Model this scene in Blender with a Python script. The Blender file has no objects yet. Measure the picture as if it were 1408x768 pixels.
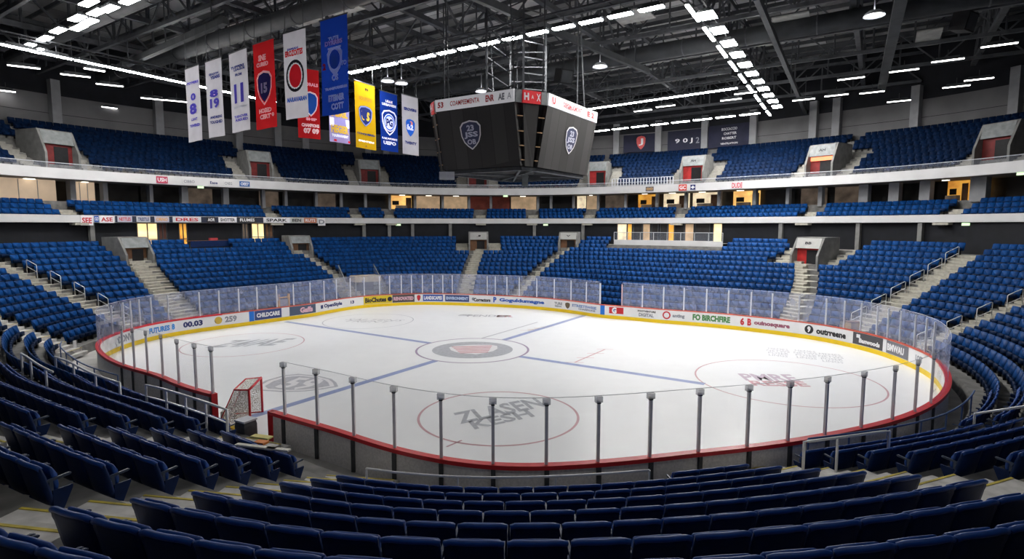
import bpy, math, random
import numpy as np
from mathutils import Vector, Matrix
random.seed(7)
PI = math.pi
SC = bpy.context.scene
COL = SC.collection
# ------------------------------------------------------------------ camera model
FPX, CX, CY, EYE = 775.0, 704.0, 384.0, 7.5
PITCH = math.atan(74 / 775.0)
_c, _s = math.cos(PITCH), math.sin(PITCH)
def ray(u, v):
    a = (u - CX) / FPX; b = -(v - CY) / FPX
    return np.array([a, _c + b * _s, -_s + b * _c])
def at_z(u, v, z):
    d = ray(u, v); return d * ((z - EYE) / d[2]) + np.array([0, 0, EYE])
def at_y(u, v, y):
    d = ray(u, v); return d * (y / d[1]) + np.array([0, 0, EYE])
def project(p):
    x, y, z = p[0], p[1], p[2] - EYE
    w = y * _c - z * _s
    if w < .3: return None
    return CX + FPX * x / w, CY - FPX * (y * _s + z * _c) / w, w
# ------------------------------------------------------------------ ring curves of the arena (polar about CEN)
CEN = np.array([-1.5, 33.5])
def ringfun(pts, sig=4.0):
    th = np.array([p[0] for p in pts], float) % 360; r = np.array([p[1] for p in pts], float)
    o = np.argsort(th); th, r = th[o], r[o]
    g = np.arange(0, 360, .5)
    v = np.interp(g, np.r_[th - 360, th, th + 360], np.r_[r, r, r])
    k = np.arange(-60, 61) * .5; w = np.exp(-.5 * (k / sig) ** 2); w /= w.sum()
    v = np.convolve(np.r_[v[-60:], v, v[:60]], w, 'valid')
    gx, vx = np.r_[g, 360], np.r_[v, v[0]]
    return lambda t: np.interp(np.mod(t, 360), gx, vx)
BOARD = ringfun([(176,22.4),(170,22.3),(155.7,20.3),(140.7,19.5),(124.6,21.6),(111,21.2),(94,18.7),(74,16.8),(54.6,14.8),(36,16.0),(15.8,20),(7,22),(-3,23),(-15,23.1),(-25.8,22.4),(-35,21.8),(-44,21.1),(-56,20),(-69.6,19.1),(-80,19),(-85.5,19),(-90,18.6),(-96,17.8),(-104,16.6),(-115,15.9),(-125.8,15.7),(-145.4,16.7),(-162.8,19.7),(-174,21.8)], 3.0)
U = ringfun([(180,37),(167,36.9),(150,35),(137,33.6),(115,35),(88,36.5),(60,34.8),(40,34.6),(22,37),(9,37.5),(-10,37.5),(-40,37.5),(-90,38),(-140,37.5)], 5)
RF = ringfun([(-90,20),(-72,20.2),(-60,20.8),(-45,22.6),(-26,23.9),(-12,24.5),(0,24.8),(15,22.2),(36,18.3),(54,17.2),(74,19.2),(94,21),(111,23.2),(124,23.6),(140,21.8),(156,22.6),(170,24.6),(176,25),(-172,24),(-163,21.8),(-145,18.6),(-125,17.4),(-115,17.6),(-105,18.6),(-97,19.6)], 3)
RB = ringfun([(-90,33.8),(-72,33.8),(-60,33.5),(-40,33.5),(-12,34.2),(0,35),(22,34.8),(40,32.4),(60,32.6),(88,34),(115,32.8),(137,31.5),(150,32.8),(167,34.7),(180,35),(-163,34),(-145,32),(-125,31),(-110,31),(-100,32.2)], 4)
NR = 14
def zt(k): return .45 + .38 * k
def rk(t, k): return RF(t) + (RB(t) - RF(t)) * k / 13.0
def PT(t, r, z=0.0):
    a = math.radians(t); return Vector((CEN[0] + float(r) * math.cos(a), CEN[1] + float(r) * math.sin(a), float(z)))
def inward(t):
    a = math.radians(t); return Vector((-math.cos(a), -math.sin(a), 0))
def normal_in(t, rf):                          # unit normal of a ring curve, pointing at the ice
    d = PT(t + .6, rf(t + .6)) - PT(t - .6, rf(t - .6))
    n = Vector((-d.y, d.x, 0)).normalized()
    return n if n.dot(inward(t)) > 0 else -n
def theta_at(u, rf, z, t0, t1):                # the angle on a ring curve seen at picture column u
    ts = np.linspace(t0, t1, 900); us = []; tt = []
    for t in ts:
        q = project(PT(t, rf(t), z))
        if q: us.append(q[0]); tt.append(t)
    o = np.argsort(us); return float(np.interp(u, np.array(us)[o], np.array(tt)[o]))
# ------------------------------------------------------------------ materials
MAT = {}
def mat(name, col, rough=.6, var=0.0, scale=3.0, metal=0.0, spec=.4, bump=0.0, emit=0.0, ecol=None, coords='Object', stretch=None):
    if name in MAT: return MAT[name]
    m = bpy.data.materials.new(name); m.use_nodes = True
    nt = m.node_tree; b = nt.nodes['Principled BSDF']
    b.inputs['Roughness'].default_value = rough; b.inputs['Metallic'].default_value = metal
    b.inputs['Specular IOR Level'].default_value = spec
    c = (*col, 1)
    b.inputs['Base Color'].default_value = c
    if var > 0 or bump > 0:
        tc = nt.nodes.new('ShaderNodeTexCoord'); nz = nt.nodes.new('ShaderNodeTexNoise')
        nz.inputs['Scale'].default_value = scale; nz.inputs['Detail'].default_value = 4
        if stretch:
            mp = nt.nodes.new('ShaderNodeMapping'); mp.inputs['Scale'].default_value = stretch
            nt.links.new(tc.outputs[coords], mp.inputs['Vector']); nt.links.new(mp.outputs['Vector'], nz.inputs['Vector'])
        else: nt.links.new(tc.outputs[coords], nz.inputs['Vector'])
        rp = nt.nodes.new('ShaderNodeValToRGB')
        rp.color_ramp.elements[0].position = .3; rp.color_ramp.elements[1].position = .7
        rp.color_ramp.elements[0].color = (*[max(0, x * (1 - var)) for x in col], 1)
        rp.color_ramp.elements[1].color = (*[min(1, x * (1 + var)) for x in col], 1)
        nt.links.new(nz.outputs['Fac'], rp.inputs['Fac'])
        nt.links.new(rp.outputs['Color'], b.inputs['Base Color'])
        if emit > 0: nt.links.new(rp.outputs['Color'], b.inputs['Emission Color'])
        if bump > 0:
            bp = nt.nodes.new('ShaderNodeBump'); bp.inputs['Strength'].default_value = bump
            nt.links.new(nz.outputs['Fac'], bp.inputs['Height']); nt.links.new(bp.outputs['Normal'], b.inputs['Normal'])
    if emit > 0:
        b.inputs['Emission Strength'].default_value = emit
        if not var: b.inputs['Emission Color'].default_value = (*(ecol or col), 1)
    MAT[name] = m
    return m
def clear_mat(name, haze, tint=(.9, .92, 1), gloss=.04, grime=0.0):
    m = bpy.data.materials.new(name); m.use_nodes = True; nt = m.node_tree
    nt.nodes.remove(nt.nodes['Principled BSDF']); out = nt.nodes['Material Output']
    tr = nt.nodes.new('ShaderNodeBsdfTransparent'); df = nt.nodes.new('ShaderNodeBsdfDiffuse'); gl = nt.nodes.new('ShaderNodeBsdfGlossy')
    df.inputs['Color'].default_value = (*tint, 1); gl.inputs['Roughness'].default_value = .05
    m1 = nt.nodes.new('ShaderNodeMixShader'); m2 = nt.nodes.new('ShaderNodeMixShader')
    m1.inputs[0].default_value = haze; m2.inputs[0].default_value = gloss
    if grime > 0:
        tc = nt.nodes.new('ShaderNodeTexCoord'); nz = nt.nodes.new('ShaderNodeTexNoise'); nz.inputs['Scale'].default_value = 1.7; nz.inputs['Detail'].default_value = 6
        mr = nt.nodes.new('ShaderNodeMapRange'); mr.inputs['From Min'].default_value = .3; mr.inputs['From Max'].default_value = .7
        mr.inputs['To Min'].default_value = max(0, haze - grime); mr.inputs['To Max'].default_value = haze + grime
        nt.links.new(tc.outputs['Object'], nz.inputs['Vector']); nt.links.new(nz.outputs['Fac'], mr.inputs['Value']); nt.links.new(mr.outputs['Result'], m1.inputs[0])
    nt.links.new(tr.outputs[0], m1.inputs[1]); nt.links.new(df.outputs[0], m1.inputs[2])
    nt.links.new(m1.outputs[0], m2.inputs[1]); nt.links.new(gl.outputs[0], m2.inputs[2]); nt.links.new(m2.outputs[0], out.inputs['Surface'])
    MAT[name] = m; return m
def net_mat():
    m = bpy.data.materials.new('goal_net'); m.use_nodes = True; nt = m.node_tree; b = nt.nodes['Principled BSDF']
    b.inputs['Base Color'].default_value = (.78, .76, .7, 1); b.inputs['Roughness'].default_value = .8
    tc = nt.nodes.new('ShaderNodeTexCoord'); bk = nt.nodes.new('ShaderNodeTexVoronoi'); bk.feature = 'DISTANCE_TO_EDGE'; bk.inputs['Scale'].default_value = 16
    lt = nt.nodes.new('ShaderNodeMath'); lt.operation = 'LESS_THAN'; lt.inputs[1].default_value = .11
    mx = nt.nodes.new('ShaderNodeMath'); mx.operation = 'MAXIMUM'; mx.inputs[1].default_value = .22
    nt.links.new(tc.outputs['Object'], bk.inputs['Vector']); nt.links.new(bk.outputs['Distance'], lt.inputs[0]); nt.links.new(lt.outputs[0], mx.inputs[0])
    nt.links.new(mx.outputs[0], b.inputs['Alpha']); MAT['net'] = m; return m
def tile_mat(name, col, dark, sx, sy, rough=.6):      # screen modules / roof sheets
    m = bpy.data.materials.new(name); m.use_nodes = True; nt = m.node_tree; b = nt.nodes['Principled BSDF']
    b.inputs['Roughness'].default_value = rough; b.inputs['Specular IOR Level'].default_value = .25
    tc = nt.nodes.new('ShaderNodeTexCoord'); mp = nt.nodes.new('ShaderNodeMapping'); mp.inputs['Rotation'].default_value = (0, 0, math.radians(33))
    bk = nt.nodes.new('ShaderNodeTexBrick'); bk.offset = 0
    bk.inputs['Color1'].default_value = (*col, 1); bk.inputs['Color2'].default_value = (*[c * (.25 if sx > 2 else .7) for c in col], 1); bk.inputs['Mortar'].default_value = (*dark, 1)
    bk.inputs['Scale'].default_value = 1; bk.inputs['Mortar Size'].default_value = .03; bk.inputs['Brick Width'].default_value = sx; bk.inputs['Row Height'].default_value = sy
    nt.links.new(tc.outputs['Object'], mp.inputs['Vector']); nt.links.new(mp.outputs['Vector'], bk.inputs['Vector'])
    nt.links.new(bk.outputs['Color'], b.inputs['Base Color']); MAT[name] = m; return m

M_ICE = mat('ice', (.90, .92, .94), .28, .015, 1.2, spec=.25)
M_CONC = mat('concrete', (.20, .20, .19), .85, .25, 2.5, bump=.1)
M_TREAD = mat('dark_concrete_tread', (.19, .187, .18), .85, .3, 2.2)
M_STEP = mat('pale_concrete_step', (.40, .385, .335), .85, .18, 4)
M_YEL = mat('yellow_paint', (.75, .55, .02), .6, .1, 5)
M_KICK = mat('yellow_plastic', (.86, .60, .005), .4, .04, 2)
M_WHITE = mat('white_board', (.80, .80, .82), .35, .02, 2)
M_RED = mat('red_plastic', (.62, .02, .03), .4, .08, 3)
M_ORED = mat('orange_red_cap', (.62, .10, .06), .45, .05, 3)
M_GREYB = mat('grey_board_back', (.80, .78, .76), .8, .12, 14, bump=.12)
M_STEEL = mat('grey_steel', (.50, .51, .53), .4, .06, 6, metal=.25)
M_DSTEEL = mat('dark_steel', (.075, .08, .088), .5, .25, 3, metal=.3)
M_TRUSS = mat('truss_steel', (.085, .09, .10), .55, .3, 1.5, metal=.2)
M_DUCT = mat('duct_metal', (.055, .06, .066), .65, .25, 1.2, metal=.2)
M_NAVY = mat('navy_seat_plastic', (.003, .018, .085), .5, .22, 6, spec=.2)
M_NAVYLIT = mat('navy_seat_plastic_lit', (.009, .060, .28), .42, .15, 8, spec=.4)  # brighter navy: light falling on the rolled tops put into the colour
M_BLUE_SHADE = mat('blue_seat_plastic_shaded', (.0015, .012, .046), .6, .35, 1.3, spec=.1)  # shaded copy of the seat blue: upper tier dimness put into the colour
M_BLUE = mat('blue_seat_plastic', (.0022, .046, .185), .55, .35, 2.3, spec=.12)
M_BLUEB = mat('blue_strip', (.01, .16, .62), .4, .05, 3)
M_RAIL = mat('bright_rail_steel', (.78, .79, .80), .4, .05, 5, metal=.15)
M_PCONC = mat('portal_concrete', (.19, .19, .185), .85, .2, 2)
M_POSTN = mat('near_post_grey', (.80, .80, .82), .5, .06, 6)
M_GREYP = mat('pale_grey_plastic', (.55, .57, .62), .5, .05, 6)
M_FASC = mat('white_fascia', (.62, .62, .63), .6, .06, .8)
M_WALL = mat('grey_wall_panel', (.155, .155, .16), .85, .12, .6)
M_COL = mat('grey_column', (.27, .275, .29), .8, .1, 1.5)
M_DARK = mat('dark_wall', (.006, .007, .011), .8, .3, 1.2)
M_BLACK = mat('black_paint', (.008, .008, .01), .7, .3, 3)
M_PANEL = mat('pale_grey_panel', (.22, .235, .24), .6, .2, 3)
M_DRED = mat('dark_red_door', (.16, .012, .012), .6, .3, 2)
M_WOOD = mat('brown_wood', (.16, .075, .035), .6, .25, 3)
M_LAMP = mat('lamp_white', (1, 1, 1), .5, emit=55, ecol=(1, .98, .95))
M_LAMP2 = mat('lamp_soft', (1, 1, 1), .5, emit=5.0, ecol=(1, .98, .95))
M_WARM = mat('warm_room', (1.0, .50, .15), .7, .28, 1.3, emit=0.45)
M_AMBER = mat('amber_room', (.95, .38, .06), .7, .35, 1.1, emit=0.32)
M_TAN = mat('tan_room', (.55, .38, .23), .7, .25, 1.0, emit=0.22)
M_TAND = mat('dim_room', (.16, .12, .09), .7, .5, 1.0, emit=0.13)
M_CREAM = mat('cream_room', (.75, .62, .42), .7, .3, 1.6, emit=0.45)
M_DKROOM = mat('dark_room', (.018, .016, .015), .6, .6, 1.0)
M_GLASS = clear_mat('near_rink_glass', .05, (.85, .87, .92), .03)
M_GLASSF = clear_mat('scuffed_rink_glass', .27, (.55, .60, .82), .04, .13)
M_RAILG = clear_mat('balcony_glass', .12, (.5, .55, .65), .05)
M_CLAMP = clear_mat('clear_clamp', .45, (.7, .72, .76), .08)
M_NET = net_mat()
M_SCREEN = tile_mat('led_screen', (.060, .058, .057), (.035, .034, .034), .9, .9)
M_ROOF = tile_mat('roof_sheets', (.74, .74, .75), (.03, .03, .035), 2.6, 1.5)
INK = {}
def ink(r, g, b): 
    k = 'print_%02x%02x%02x' % (int(r * 255), int(g * 255), int(b * 255)); return mat(k, (r, g, b), .55)
I_NAVY = ink(.02, .03, .14); I_PURP = ink(.06, .05, .30); I_RED = ink(.55, .02, .03); I_BLK = ink(.02, .02, .025); I_WHT = ink(.82, .82, .85)
I_BLUE = ink(.02, .10, .45); I_GRN = ink(.06, .22, .06); I_GOLD = ink(.62, .42, .06); I_GREY = ink(.25, .26, .30)
# ------------------------------------------------------------------ mesh building
class MB:
    def __init__(s): s.v = []; s.f = []; s.m = []; s.mi = 0
    def add(s, vs, fs):
        n = len(s.v); s.v += [tuple(p) for p in vs]
        for q in fs: s.f.append(tuple(n + i for i in q)); s.m.append(s.mi)
    def box(s, c, d, M=None):
        x, y, z = d[0] / 2, d[1] / 2, d[2] / 2
        vs = [Vector((i * x, j * y, k * z)) for k in (-1, 1) for j in (-1, 1) for i in (-1, 1)]
        c = Vector(c)
        vs = [((M @ p) if M else p) + c for p in vs]
        s.add(vs, [(0, 2, 3, 1), (4, 5, 7, 6), (0, 1, 5, 4), (2, 6, 7, 3), (0, 4, 6, 2), (1, 3, 7, 5)])
    def bar(s, a, b, w, h=None):
        a, b = Vector(a), Vector(b); d = b - a; L = d.length
        if L < 1e-6: return
        z = d.normalized(); up = Vector((0, 0, 1)) if abs(z.z) < .95 else Vector((0, 1, 0))
        x = up.cross(z).normalized(); y = z.cross(x)
        h = h or w
        vs = [p + x * i * w / 2 + y * j * h / 2 for p in (a, b) for j in (-1, 1) for i in (-1, 1)]
        s.add(vs, [(0, 2, 3, 1), (4, 5, 7, 6), (0, 1, 5, 4), (2, 6, 7, 3), (0, 4, 6, 2), (1, 3, 7, 5)])
    def tube(s, pts, r, n=8, cap=True):
        pts = [Vector(p) for p in pts]; rings = []
        prev = None
        for i, p in enumerate(pts):
            d = (pts[min(i + 1, len(pts) - 1)] - pts[max(i - 1, 0)]).normalized()
            up = Vector((0, 0, 1)) if abs(d.z) < .9 else Vector((1, 0, 0))
            if prev is not None:
                x = (prev - d * prev.dot(d)); x = x.normalized() if x.length > 1e-4 else up.cross(d).normalized()
            else: x = up.cross(d).normalized()
            prev = x; y = d.cross(x)
            rings.append([p + (x * math.cos(2 * PI * k / n) + y * math.sin(2 * PI * k / n)) * r for k in range(n)])
        vs = [q for R in rings for q in R]; fs = []
        for i in range(len(rings) - 1):
            for k in range(n):
                fs.append((i * n + k, i * n + (k + 1) % n, (i + 1) * n + (k + 1) % n, (i + 1) * n + k))
        if cap: fs += [tuple(range(n - 1, -1, -1)), tuple((len(rings) - 1) * n + k for k in range(n))]
        s.add(vs, fs)
    def sweep(s, ths, prof, closed=False):              # prof: list of f(theta)->(r,z)
        vs = []
        for t in ths:
            for p in prof:
                r, z = p(t); vs.append(PT(t, r, z))
        n = len(prof); fs = []; N = len(ths)
        for i in range(N if closed else N - 1):
            j = (i + 1) % N
            for k in range(n - 1): fs.append((i * n + k, i * n + k + 1, j * n + k + 1, j * n + k))
        s.add(vs, fs)
    def poly(s, vs): s.add(vs, [tuple(range(len(vs)))])
    def prism(s, vs, d):
        vs = [Vector(p) for p in vs]; d = Vector(d); n = len(vs)
        s.add(vs + [p + d for p in vs], [tuple(range(n - 1, -1, -1)), tuple(range(n, 2 * n))] + [(i, (i + 1) % n, n + (i + 1) % n, n + i) for i in range(n)])
    def build(s, name, mats, parent=None, smooth=False, kind=None):
        me = bpy.data.meshes.new(name); me.from_pydata(s.v, [], s.f)
        for m in (mats if isinstance(mats, (list, tuple)) else [mats]): me.materials.append(m)
        if isinstance(mats, (list, tuple)) and len(mats) > 1: me.polygons.foreach_set('material_index', s.m)
        if smooth: me.polygons.foreach_set('use_smooth', [True] * len(me.polygons))
        me.update()
        o = bpy.data.objects.new(name, me); COL.objects.link(o)
        if parent is not None: o.parent = parent
        if kind: o['kind'] = kind
        return o
def tag(o, label, cat, group=None, kind=None):
    o['label'] = label; o['category'] = cat
    if group: o['group'] = group
    if kind: o['kind'] = kind
    return o
def empty(name, label, cat, loc=(0, 0, 0), group=None, rz=0.0):
    o = bpy.data.objects.new(name, None); COL.objects.link(o); o.location = loc; o.rotation_euler = (0, 0, rz); o.empty_display_size = .2
    return tag(o, label, cat, group)
ORD = ['first', 'second', 'third', 'fourth', 'fifth', 'sixth', 'seventh', 'eighth', 'ninth', 'tenth', 'eleventh', 'twelfth', 'thirteenth', 'fourteenth', 'fifteenth', 'sixteenth', 'seventeenth', 'eighteenth', 'nineteenth', 'twentieth']
TENS = ['', '', 'twenty', 'thirty', 'forty', 'fifty', 'sixty', 'seventy']
def ordw(n):
    if n <= 20: return ORD[n - 1]
    t, u = divmod(n, 10)
    return {2: 'twentieth', 3: 'thirtieth', 4: 'fortieth', 5: 'fiftieth', 6: 'sixtieth'}[t] if u == 0 else TENS[t] + '-' + ORD[u - 1]
# text as plain mesh data: (verts2d, faces) scaled into w x h, centred
_tc = {}
def text2d(txt, w, h, weight=.012, keep=False):
    key = (txt, weight)
    if key not in _tc:
        cu = bpy.data.curves.new('t', 'FONT'); cu.body = txt; cu.align_x = 'CENTER'; cu.offset = weight; cu.resolution_u = 2; cu.space_line = .85
        o = bpy.data.objects.new('t', cu); COL.objects.link(o)
        bpy.context.view_layer.update()
        me = bpy.data.meshes.new_from_object(o.evaluated_get(bpy.context.evaluated_depsgraph_get()))
        vs = [(p.co.x, p.co.y) for p in me.vertices]; fs = [tuple(q.vertices) for q in me.polygons]
        bpy.data.objects.remove(o); bpy.data.curves.remove(cu); bpy.data.meshes.remove(me)
        _tc[key] = (vs, fs)
    vs, fs = _tc[key]
    x0 = min(p[0] for p in vs); x1 = max(p[0] for p in vs); y0 = min(p[1] for p in vs); y1 = max(p[1] for p in vs)
    sx = w / max(1e-6, x1 - x0); sy = h / max(1e-6, y1 - y0)
    if keep: sx = sy = min(sx, sy)
    return [((x - (x0 + x1) / 2) * sx, (y - (y0 + y1) / 2) * sy) for x, y in vs], fs
def text_on(mb, txt, mapf, cx, cy, w, h, weight=.012, keep=False, slant=0):
    vs, fs = text2d(txt, w, h, weight, keep)
    mb.add([mapf(cx + x + slant * y, cy + y) for x, y in vs], fs)
def shape_on(mb, pts, mapf): mb.add([mapf(x, y) for x, y in pts], [tuple(range(len(pts)))])
def disc(cx, cy, rx, ry, n=24): return [(cx + rx * math.cos(2 * PI * i / n), cy + ry * math.sin(2 * PI * i / n)) for i in range(n)]
def shield(cx, cy, w, h):
    p = [(-.5, .30), (-.36, .44), (0, .5), (.36, .44), (.5, .30), (.47, -.02), (.36, -.24), (.2, -.38), (0, -.5), (-.2, -.38), (-.36, -.24), (-.47, -.02)]
    return [(cx + x * w, cy + y * h) for x, y in p]
def ring2d(mb, outer, inner, mapf):
    n = len(outer); mb.add([mapf(*p) for p in outer] + [mapf(*p) for p in inner], [(i, (i + 1) % n, n + (i + 1) % n, n + i) for i in range(n)])

def arange(a, b, st):
    n = max(1, int(round(abs(b - a) / st))); return [a + (b - a) * i / n for i in range(n + 1)]
FULL = [i * 1.0 for i in range(360)]
# ================================================================== ICE AND FLOOR
mb = MB(); mb.poly([PT(t, 46, -.06) for t in FULL]); mb.build('floor', M_CONC, kind='structure')
mb = MB(); mb.poly([PT(t, BOARD(t) + .05, 0) for t in FULL]); ice = mb.build('floor_ice', M_ICE, kind='structure')
mb = MB(); mb.sweep(FULL, [lambda t: (BOARD(t) + .1, -.02), lambda t: (rk(t, 0) + .2, -.02)], True); mb.build('floor_walkway', mat('walkway', (.50, .50, .48), .7, .2, 1.3), kind='structure')
E1 = Vector((math.cos(math.radians(-33)), math.sin(math.radians(-33)), 0)); E2 = Vector((-E1.y, E1.x, 0))
CC = Vector((-2.4, 33.75, 0))
Z1, Z2, Z3, Z4 = .004, .007, .010, .013
P_BLUE = mat('ice_blue_paint', (.30, .37, .62), .3, .10, 3, spec=.35); P_RED = mat('ice_red_paint', (.60, .36, .40), .3, .08, 3, spec=.35)
P_GREY = mat('ice_grey_paint', (.47, .49, .53), .3, .15, 5, spec=.35); P_LGREY = mat('ice_pale_paint', (.50, .51, .56), .3, .12, 5, spec=.35)
P_CRED = mat('ice_crest_red', (.66, .36, .40), .3, .3, 2, spec=.35, stretch=(1, 6, 1)); P_PALE = mat('ice_crest_white', (.86, .86, .88), .3, spec=.35); P_PUR = mat('ice_circle_purple', (.36, .28, .42), .3, spec=.35)
def icemap(c, ang, z):
    a = math.radians(ang); c = Vector(c)
    return lambda x, y: (c.x + x * math.cos(a) - y * math.sin(a), c.y + x * math.sin(a) + y * math.cos(a), z)
def ice_ring(name, c, r, w, m, z=Z1):
    mb = MB(); f = icemap(c, 0, z); ring2d(mb, disc(0, 0, r, r, 72), disc(0, 0, r - w, r - w, 72), f); return mb.build(name, m, ice)
ice_ring('centre_circle', CC, 3.45, .13, P_PUR)
def ice_line(a, b, w, m, name='blue_line'):
    a, b = Vector(a), Vector(b); d = (b - a).normalized(); n = Vector((-d.y, d.x, 0)) * w / 2
    mb = MB(); mb.poly([(p.x, p.y, Z1) for p in (a - n, b - n, b + n, a + n)]); mb.build(name, m, ice)
for (d, L) in ((-E1, 18.3), (E1, 13.8), (E2, 15.6), (-E2, 15.0)): ice_line(CC + d * 3.4, CC + d * L, .42, P_BLUE)
ice_line(CC + Vector((.3, 3.3, 0)), (2.0, 43.5, 0), .14, P_LGREY, 'thin_line')
mb = MB(); shape_on(mb, disc(0, 0, 2.45, 2.3, 48), icemap(CC, 0, Z1)); mb.build('centre_logo_disc', P_GREY, ice)
mb = MB(); shape_on(mb, shield(.1, 0, 3.0, 2.7), icemap(CC, 8, Z2)); mb.build('centre_logo_crest', P_PALE, ice)
mb = MB()
for i in range(5): shape_on(mb, [(-1.25 + .1 * i, .95 - .42 * i), (1.3 - .1 * i, .95 - .42 * i), (1.25 - .1 * i, .70 - .42 * i), (-1.2 + .1 * i, .70 - .42 * i)], icemap(CC, 8, Z3))
mb.build('centre_logo_bars', P_CRED, ice)
def circle_px(uc, vt, vb, ul, ur, w=.09, m=P_RED, name='face_off_circle'):
    a, b = at_z(uc, vt, 0), at_z(uc, vb, 0); c = (a + b) / 2
    l, r = at_z(ul, (project((c[0], c[1], 0)))[1], 0), at_z(ur, (project((c[0], c[1], 0)))[1], 0)
    rad = (r[0] - l[0]) / 2; ice_ring(name, ((l[0] + r[0]) / 2, c[1], 0), rad, w, m); return Vector(((l[0] + r[0]) / 2, c[1], 0)), rad
n1, nr1 = circle_px(685, 540, 610, 575, 796, .10)
c2, _r = circle_px(1080, 497, 556, 961, 1199, .08)
c3, _r = circle_px(508, 431, 452, 446, 568, .07, P_LGREY)
c4, _r = circle_px(330, 458, 490, 258, 414, .07)
def ice_text(txt, c, w, h, ang, m, slant=0, name='ice_lettering', weight=.03):
    mb = MB(); text_on(mb, txt, icemap(c, ang, Z2), 0, 0, w, h, weight, slant=slant); return mb.build(name, m, ice)
ice_text('ZLASEN', n1 + Vector((.05, .65, 0)), 4.0, 1.3, 32, P_GREY, .2)
ice_text('KESH', n1 + Vector((.15, -.45, 0)), 2.7, .9, 32, P_GREY, .2)
ice_text('PMRE', c2 + Vector((-.6, .5, 0)), 2.6, 1.3, -4, mat('ice_mauve', (.58, .48, .58), .3, spec=.35))
ice_text('RESSE', c2 + Vector((-.6, -.6, 0)), 2.6, .9, -4, P_CRED)
for i, (uc, vc) in enumerate(((1070, 484), (1108, 487), (1143, 492))):
    p = at_z(uc, vc, 0)
    ice_text('MEMES\nNETWS\nPOSER\nLINGS', (p[0], p[1], 0), 1.25, 2.4, -25, P_LGREY, weight=.0)
ice_text('Z4/AE', c4 + Vector((.4, .3, 0)), 4.0, 2.2, 10, P_GREY, .5)
ice_text('SALTENS\nTRENT', c3 + Vector((.2, 0, 0)), 4.6, 1.5, -8, P_LGREY, .4, weight=0)
p = at_z(640, 433, 0)
ice_text('S', (p[0], p[1], 0), 1.2, .8, 0, P_LGREY); p = at_z(672, 434, 0)
ice_text('PENDER', (p[0], p[1], 0), 3.6, 1.0, -4, P_LGREY); p = at_z(690, 434.5, 0)
ice_text('ER', (p[0] + .3, p[1], 0), 1.4, 1.0, -4, P_CRED)
p = at_z(414, 527, 0); lc = Vector((p[0], p[1], 0))
mb = MB(); shape_on(mb, shield(0, 0, 3.0, 4.0), icemap(lc, 75, Z1)); mb.build('ice_crest', P_LGREY, ice)
mb = MB(); ring2d(mb, shield(0, 0, 2.7, 3.6), shield(0, 0, 2.3, 3.1), icemap(lc, 75, Z2)); mb.build('ice_crest_border', P_PALE, ice)
ice_text('59', lc, 1.7, 1.9, -15, P_PALE, name='ice_crest_number')
for (a, b, m) in (((790, 498), (832, 480), P_CRED), ((725, 454), (752, 449), mat('ice_rust', (.62, .42, .32), .3, spec=.35))):
    pa, pb = at_z(*a, 0), at_z(*b, 0); A, B = Vector((pa[0], pa[1], 0)), Vector((pb[0], pb[1], 0)); ice_line(A, B, .09, m, 'goal_line_mark')
    for k in range(4):
        q = A.lerp(B, k / 3); ice_line(q - Vector((.5, -.03, 0)), q + Vector((.5, -.03, 0)), .06, m, 'crossing_mark')
pa, pb = at_z(614, 614, 0), at_z(635, 605, 0); ice_line((pa[0], pa[1], 0), (pb[0], pb[1], 0), .08, P_RED, 'hash_mark')
# arc of the near-left circle
a = at_z(480, 533, 0); b = at_z(350, 508, 0)
# ================================================================== DASHER BOARDS
GA, GB = -128.6, -115.2                                   # gate opening between these angles
BT = arange(GB, 360 + GA, .75)
def brd(off, z): return lambda t: (BOARD(t) + off, z)
root = empty('dasher_boards', 'white rink boards with red cap and yellow kick strip around the ice', 'rink boards', (CEN[0], CEN[1], 0))
root.location = (0, 0, 0)
mb = MB(); mb.sweep(BT, [brd(.0, .27), brd(.0, 1.06), brd(.12, 1.06)]); mb.build('board_face', M_WHITE, root)
mb = MB(); mb.sweep(BT, [brd(-.015, 0), brd(-.015, .27), brd(.02, .27)]); mb.build('kick_strip', M_KICK, root)
near = arange(GB, -20, .75) ; nearl = arange(-200, GA, .75); fart = arange(-20, 160, .75)
mb = MB(); mb.sweep(BT, [brd(.12, 1.02), brd(.13, -.05)]); mb.build('board_back', M_GREYB, root, )['label'] = 'grey backing of the boards'
mb = MB()
for tt in (near, nearl): mb.sweep(tt, [brd(-.05, 1.02), brd(-.05, 1.12), brd(.19, 1.12), brd(.19, 1.0), brd(.12, 1.0)])
mb.build('cap_rail', M_RED, root)['label'] = 'bright red cap rail'
mb = MB(); mb.sweep(fart, [brd(-.03, 1.04), brd(-.03, 1.10), brd(.15, 1.10), brd(.15, 1.0)]); mb.build('cap_rail', M_ORED, root)['label'] = 'thin orange red cap rail'
for g in (GA, GB):
    mb = MB(); mb.box(PT(g, BOARD(g) + .06, .55), (.22, .22, 1.14), Matrix.Rotation(math.radians(g), 3, 'Z')); ep = mb.build('gate_post', M_RED, root)
    ep['label'] = 'red end post of the boards at the gate'
# uprights on the back of the near boards
PN = [392, 437, 487, 543, 607, 678, 751, 822, 893, 960, 1027, 1083, 1134, 1184, 1227, 1258, 1280]
PL_ = [298, 270, 246, 224, 203, 185, 170]
rb_ = lambda t: BOARD(t) + .07
thN = [theta_at(u, rb_, 1.1, GB - 1, -31) for u in PN]; thL = [theta_at(u, rb_, 1.1, -164, GA) for u in PL_]
for t in thN + thL:
    mb = MB(); mb.box(PT(t, BOARD(t) + .16, .5), (.08, .12, 1.0), Matrix.Rotation(math.radians(t), 3, 'Z')); mb.build('board_upright', M_DSTEEL, root)
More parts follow.
